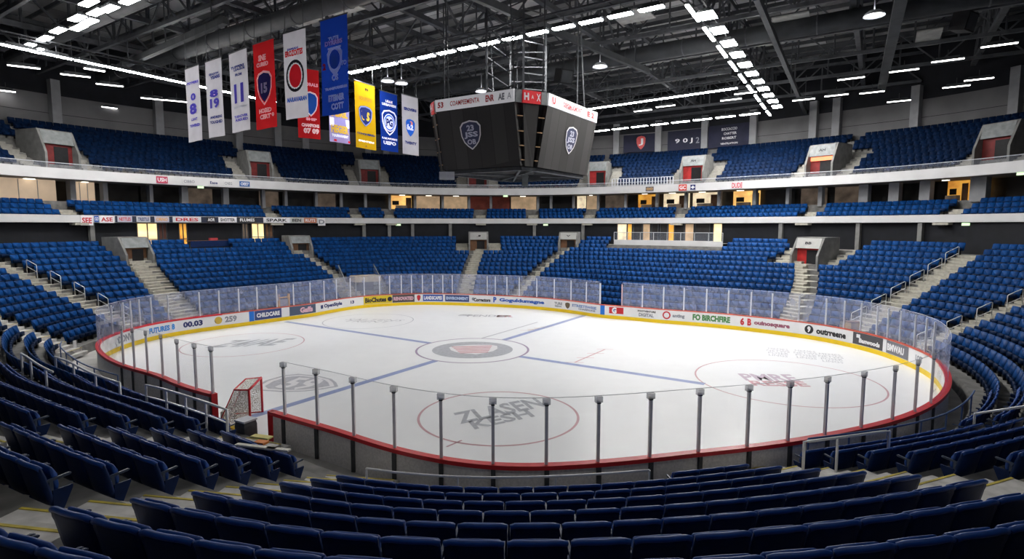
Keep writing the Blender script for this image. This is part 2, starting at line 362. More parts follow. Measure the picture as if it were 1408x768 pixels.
# kick threshold at the gate
mb = MB(); mb.sweep(arange(GA + .5, GB - .5, 1), [brd(-.02, .0), brd(-.02, .05), brd(.2, .05), brd(.2, -.02)]); tag(mb.build('gate_threshold', M_KICK), 'yellow threshold strip across the open gate beside the goal', 'threshold')
# ------------------------------------------------------------------ rink glass: posts and panes
GT = 2.95
def post(t, label, near_side=True, m=M_POSTN, w=.085):
    p = PT(t, BOARD(t) + .07, 0); rz = math.radians(t)
    mb = MB(); R = Matrix.Rotation(rz, 3, 'Z')
    mb.box(p + Vector((0, 0, (1.12 + GT - .12) / 2)), (.07, w, GT - .12 - 1.12), R)
    mb.box(p + Vector((0, 0, (1.12 + GT - .12) / 2)) - R @ Vector((.045, 0, 0)), (.02, w * .4, GT - .2 - 1.12), R)
    mb2 = MB(); o = mb.build('glass_post', m); tag(o, label, 'post', 'posts of the rink glass')
    if near_side:
        mb2.box(p + Vector((0, 0, GT - .10)), (.12, .20, .16), R); mb2.build('clamp', M_CLAMP, o)
        mb3 = MB(); mb3.box(p + Vector((0, 0, GT - .19)), (.10, .10, .05), R); mb3.build('clip', M_BLACK, o)
    return o
def pane(t0, t1, label, m, top=GT):
    mb = MB(); tt = arange(t0, t1, 1.2); mb.sweep(tt, [brd(.07, 1.12), brd(.07, top)])
    o = mb.build('rink_glass', m); tag(o, label, 'glass pane', 'panes of the rink glass')
    mb = MB()
    for z in (top,): mb.tube([PT(t, BOARD(t) + .07, z) for t in tt], .008, 4)
    e = mb.build('glass_edge', M_GREYP, o); return o
M_POSTF = mat('pale_post', (.66, .68, .74), .5, .05, 5)
for i, t in enumerate(thN): post(t, f'grey glass post on near boards, {ordw(i + 1)} to the right of the gate')
for i, t in enumerate(thL): post(t, f'grey glass post on near boards, {ordw(i + 1)} to the left of the gate')
PF = [155, 171, 181, 193, 209, 232, 275, 302, 329, 354, 381, 404, 427, 446, 463, 482, 501, 522, 536, 552, 566, 581, 595, 609, 622, 646, 670, 681, 697, 714, 738, 762, 785, 806, 825, 855, 883, 912, 940, 971, 1001, 1032, 1061, 1098, 1135, 1160, 1183, 1205, 1220, 1237, 1257, 1272, 1283]
thF = [theta_at(u, rb_, 1.1, -24, 186) for u in PF]
for i, t in enumerate(thF):
    if PF[i] in (646,): continue
    lab = f'pale glass post on far boards, {ordw(i + 1)} from the left corner'
    if PF[i] == 825: lab = 'thick white glass post above the blue strip on the far boards'
    if PF[i] == 855: lab = 'pinkish glass post right of the clear gap in the far glass'
    post(t, lab, False, mat('pink_post', (.6, .42, .42), .5) if PF[i] == 855 else M_POSTF, .12 if PF[i] == 825 else .08)
edges = [thN[0]] + thN[1:]
for i in range(len(thN) - 1): pane(thN[i], thN[i + 1], f'clear glass pane over near boards, {ordw(i + 1)} right of the gate', M_GLASS)
for i in range(len(thL) - 1): pane(thL[i], thL[i + 1], f'clear glass pane over near boards, {ordw(i + 1)} left of the gate', M_GLASS)
pane(thN[-1], thF[-1], 'curved glass pane at the right end of the rink', M_GLASSF); pane(thL[-1], thF[0] - 360 if thF[0] > 0 else thF[0], 'curved glass pane at the left end of the rink', M_GLASSF)
k = 0
for i in range(len(thF) - 1):
    if PF[i] in (646,) : continue
    j = i + 1
    if PF[j] == 646: j += 1
    if PF[i] == 825: continue                                # the open gate in the far glass
    k += 1
    pane(thF[i], thF[j], f'scuffed glass pane over far boards, {ordw(k)} from the left corner', M_GLASSF)
# ------------------------------------------------------------------ adverts on the far boards
bth = np.arange(-40, 200.01, .25); bpts = np.array([list(PT(t, BOARD(t) - .012)) for t in bth]); bs = np.r_[0, np.cumsum(np.linalg.norm(np.diff(bpts, axis=0), axis=1))]
def s_of(t): return float(np.interp(t, bth, bs))
def bmap(sc, off):                                            # x to the right as seen from the ice
    def f(x, y):
        s = sc - x; t = float(np.interp(s, bs, bth)); return tuple(PT(t, BOARD(t) - off, y))
    return f
b0 = lambda t: BOARD(t)
def tfar(u): return theta_at(u, b0, .6, -24, 186)
def advert(u0, u1, label, bg=None, texts=(), shapes=(), y0=.30, y1=1.02, plate=M_WHITE):
    s1, s0 = s_of(tfar(u0)), s_of(tfar(u1)); sc = (s0 + s1) / 2; W = abs(s1 - s0)
    f0, f1, f2 = bmap(sc, .012), bmap(sc, .018), bmap(sc, .024)
    mb = MB(); n = max(2, int(W / .5))
    xs = [-W / 2 + W * i / n for i in range(n + 1)]
    mb.add([f0(x, y) for x in xs for y in (y0, y1)], [(2 * i, 2 * i + 2, 2 * i + 3, 2 * i + 1) for i in range(n)])
    o = mb.build('board_advert', bg or plate); tag(o, label, 'advert')
    for (txt, fx, fy, fw, fh, m) in texts:
        mb = MB(); text_on(mb, txt, f2, fx * W, y0 + fy * (y1 - y0), fw * W, fh * 1.15 * (y1 - y0), .055); mb.build('lettering', m, o)
    for (kind, fx, fy, fw, fh, m) in shapes:
        mb = MB(); h = fh * (y1 - y0); w = fw if fw > 0 else h
        cx, cy = fx * W, y0 + fy * (y1 - y0)
        if kind == 'disc': shape_on(mb, disc(cx, cy, h / 2, h / 2), f1)
        elif kind == 'ring': ring2d(mb, disc(cx, cy, h / 2, h / 2), disc(cx, cy, h * .33, h * .33), f1)
        elif kind == 'box': shape_on(mb, [(cx - w * W / 2, cy - h / 2), (cx + w * W / 2, cy - h / 2), (cx + w * W / 2, cy + h / 2), (cx - w * W / 2, cy + h / 2)], f1)
        elif kind == 'shield': shape_on(mb, shield(cx, cy, w * W, h), f1)
        mb.build('emblem', m, o)
I_SKY = ink(.03, .22, .62); I_PINK = ink(.75, .45, .55); I_BRN = ink(.12, .09, .05); A_NAVY = ink(.035, .06, .20); A_SLATE = ink(.07, .10, .16); A_BLUE = ink(.04, .10, .42); A_YEL = ink(.72, .55, .03); A_DK = ink(.10, .085, .09); A_CHAR = ink(.075, .075, .085); I_MAUV = ink(.16, .14, .32)
advert(160, 186, 'white board advert with dark torn letters at the left corner', None, [('DONVI', 0, .5, .8, .55, I_GREY)])
advert(203, 244, 'white board advert with bright blue crowded lettering ending in eight', None, [('FUTURES', -.1, .48, .7, .45, I_SKY), ('8', .36, .5, .1, .5, I_SKY)])
advert(250, 280, 'white board advert reading 0 0.0 3 in navy digits', None, [('00.03', 0, .5, .9, .5, I_NAVY)])
advert(294, 327, 'white board advert with gold ball emblem and navy number', None, [('259', .2, .5, .5, .55, I_GREY)], [('disc', -.32, .5, 0, .75, I_GOLD), ('ring', -.32, .5, 0, .75, I_BRN)])
advert(342.5, 349.5, 'blue vertical strip on the left part of the far boards', M_BLUEB, y0=.0, y1=1.04)
advert(350, 387, 'navy board advert with white capital lettering beside the blue strip', A_NAVY, [('CHILDCARE', 0, .5, .86, .42, I_WHT)])
advert(388, 397, 'small white square panel between two dark adverts', I_WHT)
advert(398, 434, 'slate blue board advert with pink script lettering', A_SLATE, [('Gaffs', .12, .5, .5, .55, I_PINK)])
advert(440, 472, 'white board advert reading OpenStyle in navy', None, [('OpenStyle', .06, .5, .78, .5, I_NAVY)], [('box', -.42, .5, .1, .42, I_NAVY)])
advert(479, 490, 'white board advert with small navy number thirteen', None, [('13', 0, .5, .45, .35, I_NAVY)])
advert(500, 533, 'yellow board advert with black lettering', A_YEL, [('BioChutes', 0, .5, .88, .55, I_BLK)])
advert(533, 539, 'narrow yellow board advert with a dark round emblem', A_YEL, (), [('disc', 0, .5, 0, .6, I_BLK)])
advert(539.5, 570, 'dark brown board advert with pale lettering in a yellow border', A_DK, [('RENOVATED', 0, .5, .9, .42, I_PINK)])
advert(571.5, 580, 'small white board advert with red and navy emblem', None, (), [('shield', 0, .5, .6, .8, I_RED), ('disc', .05, .42, 0, .3, I_NAVY)])
advert(581.5, 609, 'blue board advert with pale lettering, left one of two', A_BLUE, [('LANDSCAPES', 0, .5, .9, .5, I_WHT)], y0=.36, y1=.98)
advert(612, 645, 'blue board advert with pale lettering, right one of two', A_NAVY, [('ENVIRONMENT', 0, .5, .92, .42, ink(.45, .55, .75))], y0=.36, y1=.98)
advert(648, 675, 'white board advert with black lettering near the centre aisle', None, [('Correctors', .05, .42, .85, .42, I_BLK)], [('disc', -.4, .5, 0, .4, I_GREY)])
advert(676, 750, 'white board advert with large bold blue lettering', None, [('P', -.44, .52, .06, .62, I_BLUE), ('Goguldumagne', .06, .48, .84, .5, I_BLUE)])
advert(757, 823, 'white board advert with brown badge between grey blue words', None, [('TURE', -.34, .58, .16, .3, I_GREY), ('MEDIA', -.34, .25, .14, .18, I_GREY), ('STREETSWISE', .2, .58, .52, .3, ink(.2, .28, .5)), ('CHAMPIONS', .26, .25, .36, .18, I_GREY)], [('shield', -.15, .45, .1, .75, I_BRN)])
advert(825.5, 831.5, 'blue vertical strip on the far boards beside the clear gap', M_BLUEB, y0=.0, y1=1.06)
advert(836, 859, 'white board advert with red logo and blue initial', None, [('G', -.12, .55, .28, .6, I_WHT)], [('box', 0, .55, .86, .72, I_RED), ('disc', -.12, .52, 0, .5, I_BLUE)])
advert(874, 905, 'white board advert with two lines of small black lettering', None, [('FOOTVENTURE', 0, .72, .8, .18, I_BLK), ('DIGITAL', -.02, .32, .66, .34, I_GREY)])
advert(911, 943, 'white board advert with red ring emblem and dark script', None, [('anting', .2, .45, .52, .4, I_GREY)], [('ring', -.32, .5, 0, .85, I_RED)])
advert(951, 1006, 'white board advert with dark green capital lettering', None, [('FO', -.37, .5, .2, .58, I_GRN), ('BIRCHFIRE', .12, .5, .7, .55, I_GRN)])
advert(1016, 1088, 'white board advert with dark red lettering', None, [('6', -.43, .5, .08, .66, I_RED), ('B', -.29, .5, .08, .62, I_RED), ('ouinosquare', .14, .46, .68, .46, ink(.30, .08, .14))])
advert(1105, 1166, 'white board advert with round black emblem and black lettering', None, [('9', -.38, .5, .07, .5, I_WHT), ('outrreene', .12, .46, .68, .46, I_BLK)], [('disc', -.38, .5, 0, .8, I_BLK)])
advert(1173, 1214, 'charcoal board advert with small pale lettering', A_CHAR, [('Banwoods', .05, .38, .7, .34, I_WHT)], [('box', -.33, .72, .12, .3, I_WHT)])
advert(1219, 1249, 'grey board advert with pale block lettering in the right corner', ink(.17, .17, .20), [('BMWAU', -.08, .5, .76, .5, I_WHT)])
advert(1256, 1272, 'white board advert with faint grey lettering in the right corner', None, [('LOST', 0, .5, .6, .4, I_GREY)])
# ================================================================== SEATING TIERS
TT = arange(0, 358, 2.0)
prof = [lambda t: (rk(t, 0) - .85, -.02)]
for k in range(NR):
    prof.append(lambda t, k=k: (rk(t, k) - .82 * (RB(t) - RF(t)) / 13, zt(k)))
    if k < NR - 1: prof.append(lambda t, k=k: (rk(t, k + 1) - .82 * (RB(t) - RF(t)) / 13, zt(k)))
prof.append(lambda t: (RB(t) + 1.5, zt(NR - 1)))
mb = MB(); mb.sweep(TT, prof, True); mb.build('floor_lower_tier', M_TREAD, kind='structure')
VIS = arange(-24, 204, 2.0)
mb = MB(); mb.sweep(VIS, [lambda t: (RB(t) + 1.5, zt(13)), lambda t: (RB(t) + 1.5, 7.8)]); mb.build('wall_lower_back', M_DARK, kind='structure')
# --- club level
ZLF0, ZLF1, ZUF0, ZUF1 = 7.76, 8.34, 11.22, 12.02
mb = MB(); mb.sweep(VIS, [lambda t: (U(t) - 1.2, ZLF1), lambda t: (U(t) - 1.2, ZLF0), lambda t: (U(t) - .9, ZLF0 - .02), lambda t: (U(t) - .9, ZLF1), lambda t: (U(t) - 1.2, ZLF1)])
mb.build('trim_lower_fascia', M_FASC, kind='structure')
cz = [7.9, 8.32, 8.74]; cr = [-.40, .42, 1.25]
mb = MB(); mb.sweep(VIS, [lambda t: (U(t) - .9, ZLF0), lambda t: (U(t) - .9, 7.9), lambda t: (U(t) - .25 + .4, 7.9), lambda t: (U(t) + .15, 8.32), lambda t: (U(t) + 1.0, 8.32), lambda t: (U(t) + 1.0, 8.74), lambda t: (U(t) + 2.0, 8.74), lambda t: (U(t) + 2.0, 9.5), lambda t: (U(t) + 2.15, 9.5)])
mb.build('floor_club_tier', M_TREAD, kind='structure')
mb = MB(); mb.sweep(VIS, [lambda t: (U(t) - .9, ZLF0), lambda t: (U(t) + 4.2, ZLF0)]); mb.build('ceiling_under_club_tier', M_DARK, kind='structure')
mb = MB(); mb.sweep(VIS, [lambda t: (U(t), ZUF1), lambda t: (U(t), ZUF0), lambda t: (U(t) + .3, ZUF0), lambda t: (U(t) + .3, ZUF1), lambda t: (U(t), ZUF1)])
mb.build('trim_upper_fascia', M_FASC, kind='structure')
mb = MB(); mb.sweep(VIS, [lambda t: (U(t) + .3, ZUF0), lambda t: (U(t) + 5, ZUF0)]); mb.build('ceiling_under_upper_tier', mat('soffit', (.16, .155, .15), .8, .1, 2), kind='structure')
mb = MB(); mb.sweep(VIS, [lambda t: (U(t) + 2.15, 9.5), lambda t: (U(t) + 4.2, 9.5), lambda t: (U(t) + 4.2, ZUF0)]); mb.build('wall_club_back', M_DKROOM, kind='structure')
# --- upper tier
UJ = 10
def ur(j): return lambda t: U(t) + 1.5 + .74 * j
def uz(j): return 12.0 + .43 * j
prof = [lambda t: (U(t) + .3, ZUF0), lambda t: (U(t) + .3, 12.0)]
for j in range(UJ):
    if j: prof.append(lambda t, j=j: (U(t) + 1.5 + .74 * (j - .85), uz(j)))
    if j < UJ - 1: prof.append(lambda t, j=j: (U(t) + 1.5 + .74 * (j + .15), uz(j)))
prof.append(lambda t: (U(t) + 9.2, uz(UJ - 1)))
mb = MB(); mb.sweep(VIS, prof); mb.build('floor_upper_tier', M_TREAD, kind='structure')
mb = MB(); mb.sweep(VIS, [lambda t: (U(t) + .12, ZUF1), lambda t: (U(t) + .12, 12.42)]); o = mb.build('rail_glass', M_RAILG); tag(o, 'low glass rail with a pale top bar along the upper balcony front', 'railing')
mb = MB(); mb.tube([PT(t, U(t) + .12, 12.44) for t in VIS], .028, 5); mb.build('top_bar', M_GREYP, o)
# --- outer wall
RW = lambda t: U(t) + 9.0
mb = MB(); mb.sweep(FULL[::2], [lambda t: (RW(t), -.1), lambda t: (RW(t), 19.4)], True); mb.build('wall_outer', M_WALL, kind='structure')
mb = MB(); mb.sweep(FULL[::2], [lambda t: (RW(t) - .05, 19.3), lambda t: (RW(t) - .05, 26.2)], True); mb.build('wall_outer_top', M_DARK, kind='structure')
mb = MB(); mb.sweep(VIS, [lambda t: (RW(t) - .03, 17.62), lambda t: (RW(t) - .03, 17.66)]); mb.build('trim_1', M_DARK, kind='structure')
ucol = [74, 217, 327, 381, 419, 466, 505, 530, 570, 638, 700, 790, 848, 906, 970, 1037, 1120, 1152, 1261, 1399]
for u in ucol:
    t = theta_at(u, RW, 17.5, -4, 175); mb = MB()
    mb.box(PT(t, RW(t) - .3, 18.1), (.6, .75, 5.0), Matrix.Rotation(math.radians(t), 3, 'Z')); mb.build('concrete_column', M_COL, kind='structure')
# ------------------------------------------------------------------ suites behind the club seats
rW = lambda t: U(t) + 2.15
def suite(u0, u1, kind, n):
    t0, t1 = theta_at(u0, rW, 10.2, -15, 178), theta_at(u1, rW, 10.2, -15, 178)
    m = {'d': M_DKROOM, 'w': M_WARM, 'a': M_AMBER, 't': M_TAN, 'b': M_TAND, 'c': M_CREAM, 'n': mat('red_brown_room', (.13, .03, .02), .7, .4, 1, emit=.1), 'p': mat('lit_screen_panel', (.62, .47, .33), .7, .14, .5, emit=.24)}[kind]
    deep = .25 if kind == 'p' else 1.7
    mb = MB(); mb.sweep(arange(t0, t1, 1), [lambda t: (rW(t) + deep, 9.45), lambda t: (rW(t) + deep, ZUF0 - .02)]); o = mb.build('window_%d' % n, m, kind='structure')
    ta, tb = min(t0, t1), max(t0, t1); w = math.radians(tb - ta) * rW(ta)
    rnd = random.Random(n)
    if kind in 'wac' and w > 1.2:                             # things standing in the lit rooms: door leaf, counter, pictures
        mb = MB(); q = ta + (tb - ta) * rnd.uniform(.12, .3); mb.box(PT(q, rW(q) + 1.5, 10.2), (.1, min(.8, w * .25), 1.5), Matrix.Rotation(math.radians(q), 3, 'Z')); mb.build('room_door', M_WOOD, o)
        mb = MB(); q = (ta + tb) / 2; mb.box(PT(q, rW(q) + .9, 9.72), (.5, w * .5, .5), Matrix.Rotation(math.radians(q), 3, 'Z')); mb.build('room_counter', M_TAND, o)
        mb = MB(); q = ta + (tb - ta) * .72; mb.box(PT(q, rW(q) + 1.55, 10.3), (.06, min(.9, w * .3), .5), Matrix.Rotation(math.radians(q), 3, 'Z')); mb.build('wall_screen', M_BLACK, o)
    if kind == 'p':
        for fr in (.33, .66):
            q = ta + (tb - ta) * fr; mb = MB(); mb.box(PT(q, rW(q) + .2, 10.3), (.05, .04, 1.7), Matrix.Rotation(math.radians(q), 3, 'Z')); mb.build('window_frame', M_GREYP, o)
    if kind in 'wacpt' and w > 1.2:
        mb = MB(); q = (ta + tb) / 2; mb.box(PT(q, rW(q) - .05, ZUF0 - .05), (.3, min(.7, w * .25), .06), Matrix.Rotation(math.radians(q), 3, 'Z')); mb.build('soffit_light', mat('soffit_lamp', (1, 1, 1), .5, emit=.9, ecol=(1, .95, .8)), o)
suites = [(-60, 0, 'p'), (0, 80, 'p'), (81, 93, 'd'), (101, 133, 'p'), (145, 204, 'd'), (207, 247, 'd'), (267, 302, 'b'), (320, 357, 'd'), (364, 390, 'b'), (395, 432, 'd'), (437, 466, 'b'), (471, 500, 'd'), (505, 533, 'd'), (538, 568, 'w'), (573, 606, 't'), (611, 643, 't'), (647, 673, 'n'), (677, 700, 'n'), (702, 736, 't'), (744, 755, 'd'), (764, 787, 'd'), (791, 803, 'c'), (804, 821, 't'), (829, 858, 'b'), (873, 900, 'a'), (907, 942, 'c'), (946, 985, 'c'), (1000, 1036, 'w'), (1043, 1082, 'd'), (1090, 1125, 'b'), (1135, 1183, 'b'), (1198, 1222, 'd'), (1241, 1266, 'd'), (1284, 1316, 'a'), (1322, 1338, 'w'), (1362, 1430, 'd')]
for n, (a, b, k) in enumerate(suites): suite(a, b, k, n + 1)
ccol = [(97, 7), (142, 6), (205.5, 3), (252, 9), (309, 8), (361, 5), (392, 4), (434, 4), (468.5, 4), (502, 4), (535.5, 4), (570.5, 3.5), (608.5, 3.5), (645, 3.5), (675, 3.5), (740, 4), (758, 4), (789, 3), (823, 4), (861, 4), (904, 4), (944, 4), (990, 5), (1039, 5), (1085, 5), (1130, 6), (1190, 13), (1232, 14), (1275, 14), (1349, 20)]
for u, w in ccol:
    t = theta_at(u, rW, 10.2, -10, 175); p = PT(t, rW(t), 0); d = math.hypot(p.x, p.y)
    mb = MB(); mb.box(PT(t, rW(t) - .1, 10.3), (.55, max(.3, w * d / FPX * .8), 1.9), Matrix.Rotation(math.radians(t), 3, 'Z')); mb.build('concrete_column', M_COL, kind='structure')
# lit openings in the dark wall behind the lower bowl
rL = lambda t: RB(t) + 1.45
wn = len(suites)
def opening(u0, u1, z0, z1, m, split=True):
    global wn
    wn += 1; t0, t1 = theta_at(u0, rL, 6.8, -15, 178), theta_at(u1, rL, 6.8, -15, 178)
    mb = MB(); mb.sweep(arange(t0, t1, 1), [lambda t: (rL(t), z0), lambda t: (rL(t), z1)]); o = mb.build('window_%d' % wn, m, kind='structure')
    fm = MB()
    zs = [z0, z1] + ([z0 + (z1 - z0) * .3] if split else [])
    for z in zs: fm.bar(PT(t0, rL(t0) - .04, z), PT(t1, rL(t1) - .04, z), .07)
    for t in (t0, t1) + (((t0 + t1) / 2,) if split else ()): fm.bar(PT(t, rL(t) - .04, z0), PT(t, rL(t) - .04, z1), .07)
    fm.build('window_frame', M_DSTEEL, o)
M_LITD = mat('bright_warm_room', (1.0, .68, .32), .7, .2, 1.2, emit=.6)
opening(188.5, 216.5, 5.7, 7.7, M_LITD); opening(218, 229, 5.7, 7.7, mat('maroon_frame', (.09, .03, .02), .7)); opening(246, 257, 5.7, 7.7, M_AMBER); opening(333, 341, 5.8, 7.7, M_TAND); opening(346, 363, 5.8, 7.7, M_LITD); opening(364.5, 375, 5.8, 7.7, M_WOOD)
for (u0, u1, m) in ((849, 862, M_CREAM), (863, 869, M_AMBER), (871, 883, M_DKROOM), (884, 894, M_TAN), (896, 905, M_DKROOM), (919, 927, M_AMBER), (908, 918, M_DKROOM), (928, 941, M_DKROOM), (942, 954, M_TAN), (956, 976, M_DKROOM), (981, 993, M_LITD)): opening(u0, u1, 5.75, 7.7, m, False)
for u in (124, 500, 535, 567, 619, 735, 802, 1075, 1182, 1268):
    t = theta_at(u, rL, 7, -10, 175); mb = MB(); mb.box(PT(t, rL(t) - .16, 6.55), (.3, .35, 2.3), Matrix.Rotation(math.radians(t), 3, 'Z')); mb.build('concrete_column', M_PCONC, kind='structure')
t0, t1 = theta_at(842, lambda t: U(t) + .75, 12.5, -10, 175), theta_at(926, lambda t: U(t) + .75, 12.5, -10, 175)
mb = MB(); rq = lambda t: U(t) + .62
for z in (12.12, 12.92): mb.tube([PT(t, rq(t), z) for t in arange(t0, t1, 1)], .035, 5)
for f in np.linspace(0, 1, 22): t = t0 + (t1 - t0) * f; mb.bar(PT(t, rq(t), 12.0), PT(t, rq(t), 12.92), .10, .05)
tag(mb.build('slatted_barrier', mat('white_slats', (.62, .64, .68), .5)), 'white slatted barrier along the upper tier front right of the scoreboard', 'barrier')
# ================================================================== AISLES, PORTALS, STAIRS
# each lower aisle: angle at row 0, angle at row 13, half width in metres, first and last row
AIS = [(161.9, 155.8, 1.0), (123.0, 132.0, .65), (98.4, 93.2, .75), (84.6, 73.6, .62), (15.2, 33.5, .85), (5.9, 10.4, .9), (-5.6, -5.2, .75), (170.4, 173.2, .85), (-175.2, -173.5, .7), (-113.2, -113.2, .75), (-98.6, -100.6, 1.0), (-66.2, -69.2, 1.3), (-46.5, -46.5, .6)]
def ais_t(a, k): return a[0] + (a[1] - a[0]) * k / 13.0
def pitch(t): return (RB(t) - RF(t)) / 13.0
M_NOSE = mat('worn_yellow_nosing', (.52, .42, .06), .7, .35, 3)
for i, a in enumerate(AIS):
    nearA = a[0] < -60
    mb = MB()
    for k in range(0, 14):
        t = ais_t(a, k); P_ = pitch(t)
        if nearA and k == 12: break
        for half in (0, 1):
            r = rk(t, k) - .82 * P_ - (.40 if half == 0 else 0) * P_
            zc = zt(k) - (.19 if half == 0 else 0) + .012
            mb.mi = 0; R = Matrix.Rotation(math.radians(t), 3, 'Z')
            mb.box(PT(t, r + .32 * P_, zc - .09), (.78 * P_, 2 * a[2], .18), R)
            if nearA or a[0] in (-175.2,):
                mb.mi = 1; (mb.box(PT(t, r - .05 * P_, zc + .004), (.05, 2 * a[2], .012), R) if half else None)
    o = mb.build('aisle_steps', [mat('near_step', (.58, .57, .55), .85, .22, 3) if nearA else M_STEP, M_NOSE], kind='structure')
def local(t, r, z):                                           # frame: x along the ring (to the right seen from the ice), y outward, z up
    o = PT(t, r, z); y = -inward(t); x = Vector((y.y, -y.x, 0))
    return lambda a, b, c: o + x * a + y * b + Vector((0, 0, c))
def portal(t, r, z, w, h, depth, label, sign=M_PANEL, door=M_DRED, glyph='', lit=None):
    L = local(t, r, z); R = Matrix.Rotation(math.radians(t - 90), 3, 'Z')
    e = empty('entrance_portal', label, 'portal', (0, 0, 0))
    for s in (-1, 1):
        mb = MB(); mb.prism([L(s * w / 2, -.25, -.3), L(s * w / 2, depth, -.3), L(s * w / 2, depth, h), L(s * w / 2, .55, h), L(s * w / 2, -.25, h * .42)], L(s * (w / 2 + .18), 0, 0) - L(s * w / 2, 0, 0)); mb.build('side_wall', M_PCONC, e)
    mb = MB(); mb.prism([L(-w / 2, .18, h * .66), L(w / 2, .18, h * .66), L(w / 2, .48, h), L(-w / 2, .48, h)], L(0, .12, 0) - L(0, 0, 0)); sp = mb.build('sign_panel', sign, e)
    if glyph:
        mb = MB(); text_on(mb, glyph, lambda x, y: L(x, .155 + .30 * (y - h * .66) / (h * .34), y), 0, h * .84, w * .26, h * .085, .03); mb.build('lettering', I_BLK, sp)
    mb = MB(); mb.prism([L(-w / 2, .5, 0), L(w / 2, .5, 0), L(w / 2, .5, h * .66), L(-w / 2, .5, h * .66)], L(0, .1, 0) - L(0, 0, 0)); dw = mb.build('doorway', door, e)
    mb = MB(); mb.prism([L(-w * .1, .47, .02), L(w * .36, .47, .02), L(w * .36, .47, h * .6), L(-w * .1, .47, h * .6)], L(0, .02, 0) - L(0, 0, 0)); mb.build('dark_opening', M_BLACK, dw)
    if lit:
        mb = MB(); mb.prism([L(-w * .45, .3, h * .52), L(w * .45, .3, h * .52), L(w * .45, .3, h * .64), L(-w * .45, .3, h * .64)], L(0, .05, 0) - L(0, 0, 0)); mb.build('lit_sign', lit, e)
    mb = MB(); mb.box(L(0, depth / 2 + .3, h + .04), (w + .36, depth - .6, .08), R); mb.build('portal_roof', M_PCONC, e)
    return e
M_REDSIGN = mat('lit_red_sign', (.9, .18, .08), .5, emit=.8); M_REDDOOR = mat('red_door', (.42, .02, .02), .6, .2, 3)
UP = [(80, 2.3, 'leftmost'), (357, 2.1, 'l2'), (508, 2.1, 'l3'), (657, 2.2, 'mid'), (822, 2.0, 'r1'), (953, 2.3, 'r2'), (1130, 2.3, 'r3'), (1371, 2.3, 'r4')]
UPL = ['grey upper tier entrance portal with red door, farthest left by the first wall column', 'grey upper tier entrance portal behind the red and blue hanging banners', 'grey upper tier entrance portal below the yellow hanging banner', 'pale upper tier entrance portal with dark red door below the scoreboard', 'grey upper tier entrance portal just right of the scoreboard', 'grey upper tier entrance portal with tall red door below the dark wall banners', 'grey upper tier entrance portal with a lit red sign', 'dim upper tier entrance portal at the far right']
upt = []
for (u, w, _), lab in zip(UP, UPL):
    t = theta_at(u, lambda t: U(t) + 1.6, 13, -8, 172); upt.append((t, w))
    portal(t, U(t) + 1.2, 12.0, w, 3.1, 3.2, lab, glyph='AH' if u in (1130, 953) else '', lit=M_REDSIGN if u == 1130 else None, door=M_REDDOOR if u in (953, 822) else M_DRED)
    for s in (-1, 1):
        dt = math.degrees((w / 2 + .18 + .75) / (U(t) + 3)) * s; mb = MB()
        for j in range(0, 6):
            for half in (0, 1):
                tt = t + dt; r = U(tt) + 1.5 + .74 * (j - .85) - (.39 if half == 0 else 0)
                mb.box(PT(tt, r + .25, uz(j) - (.21 if half == 0 else 0) - .08), (.6, 1.2, .2), Matrix.Rotation(math.radians(tt), 3, 'Z'))
        mb.build('aisle_steps', mat('upper_step', (.33, .32, .29), .85, .15, 4), kind='structure')
LOWP = [(0, 10.0, 2.0, 2.3, 'grey concrete portal with small doorway at the top of the left lower aisle'), (1, 10.6, 1.8, 2.0, 'grey concrete portal at the top of the second lower aisle'), (2, 10.3, 1.9, 2.4, 'white topped lower portal with dark doorway straight behind the far goal end'), (3, 10.8, 1.8, 2.2, 'small lower portal with brown door at the top of the centre right aisle'), (4, 9.3, 2.2, 2.5, 'lower portal with white sign and red door at the top of the right aisle')]
lowp = []
for (ai, k, w, h, lab) in LOWP:
    t = ais_t(AIS[ai], k); lowp.append((t, k, w))
    portal(t, rk(t, k), zt(k) - .05, w, h, 2.6, lab, sign=M_PANEL if ai in (0, 1) else mat('white_sign_panel', (.38, .38, .37), .6, .06, 3), glyph={4: 'BB', 2: 'J', 3: 'V'}.get(ai, ''), door=M_REDDOOR if ai == 4 else M_WOOD)
    if ai in (2, 4):
        for s in (-1, 1):
            dt = math.degrees((w / 2 + .9) / rk(t, k)) * s; mb = MB()
            for kk in range(int(k) + 1, 14):
                for half in (0, 1):
                    tt = t + dt; P_ = pitch(tt); r = rk(tt, kk) - .82 * P_ - (.4 * P_ if half == 0 else 0)
                    mb.box(PT(tt, r + .32 * P_, zt(kk) - (.19 if half == 0 else 0) - .07), (.78 * P_, 1.3, .18), Matrix.Rotation(math.radians(tt), 3, 'Z'))
            mb.build('aisle_steps', M_STEP, kind='structure')
# ================================================================== SEATS
def loft_seat_back(w, h, th, nx=8, nz=7):
    vs = []; fs = []
    def P_(i, j, side):
        a = -1 + 2 * i / nx; b = j / nz
        x = a * w / 2; z = .20 + b * h; y = .04 - .14 * b - .035 * (1 - a * a) + (th / 2 if side == 0 else -th / 2) * (1.0 if 0 < j < nz else .6)
        if b > .85: z -= .035 * abs(a) ** 6
        if b < .2: x *= .90 + .5 * b
        return (x, y, z)
    for side in (0, 1):
        for j in range(nz + 1):
            for i in range(nx + 1): vs.append(P_(i, j, side))
    n = nx + 1; m = n * (nz + 1)
    for j in range(nz):
        for i in range(nx):
            q = j * n + i; fs.append((q, q + 1, q + n + 1, q + n)); fs.append((m + q, m + q + n, m + q + n + 1, m + q + 1))
    for i in range(nx):
        fs.append((i, m + i, m + i + 1, i + 1)); q = nz * n + i; fs.append((q, q + 1, m + q + 1, m + q))
    for j in range(nz):
        q = j * n; fs.append((q, q + n, m + q + n, m + q)); q = j * n + nx; fs.append((q, m + q, m + q + n, q + n))
    return vs, fs
SW = .66
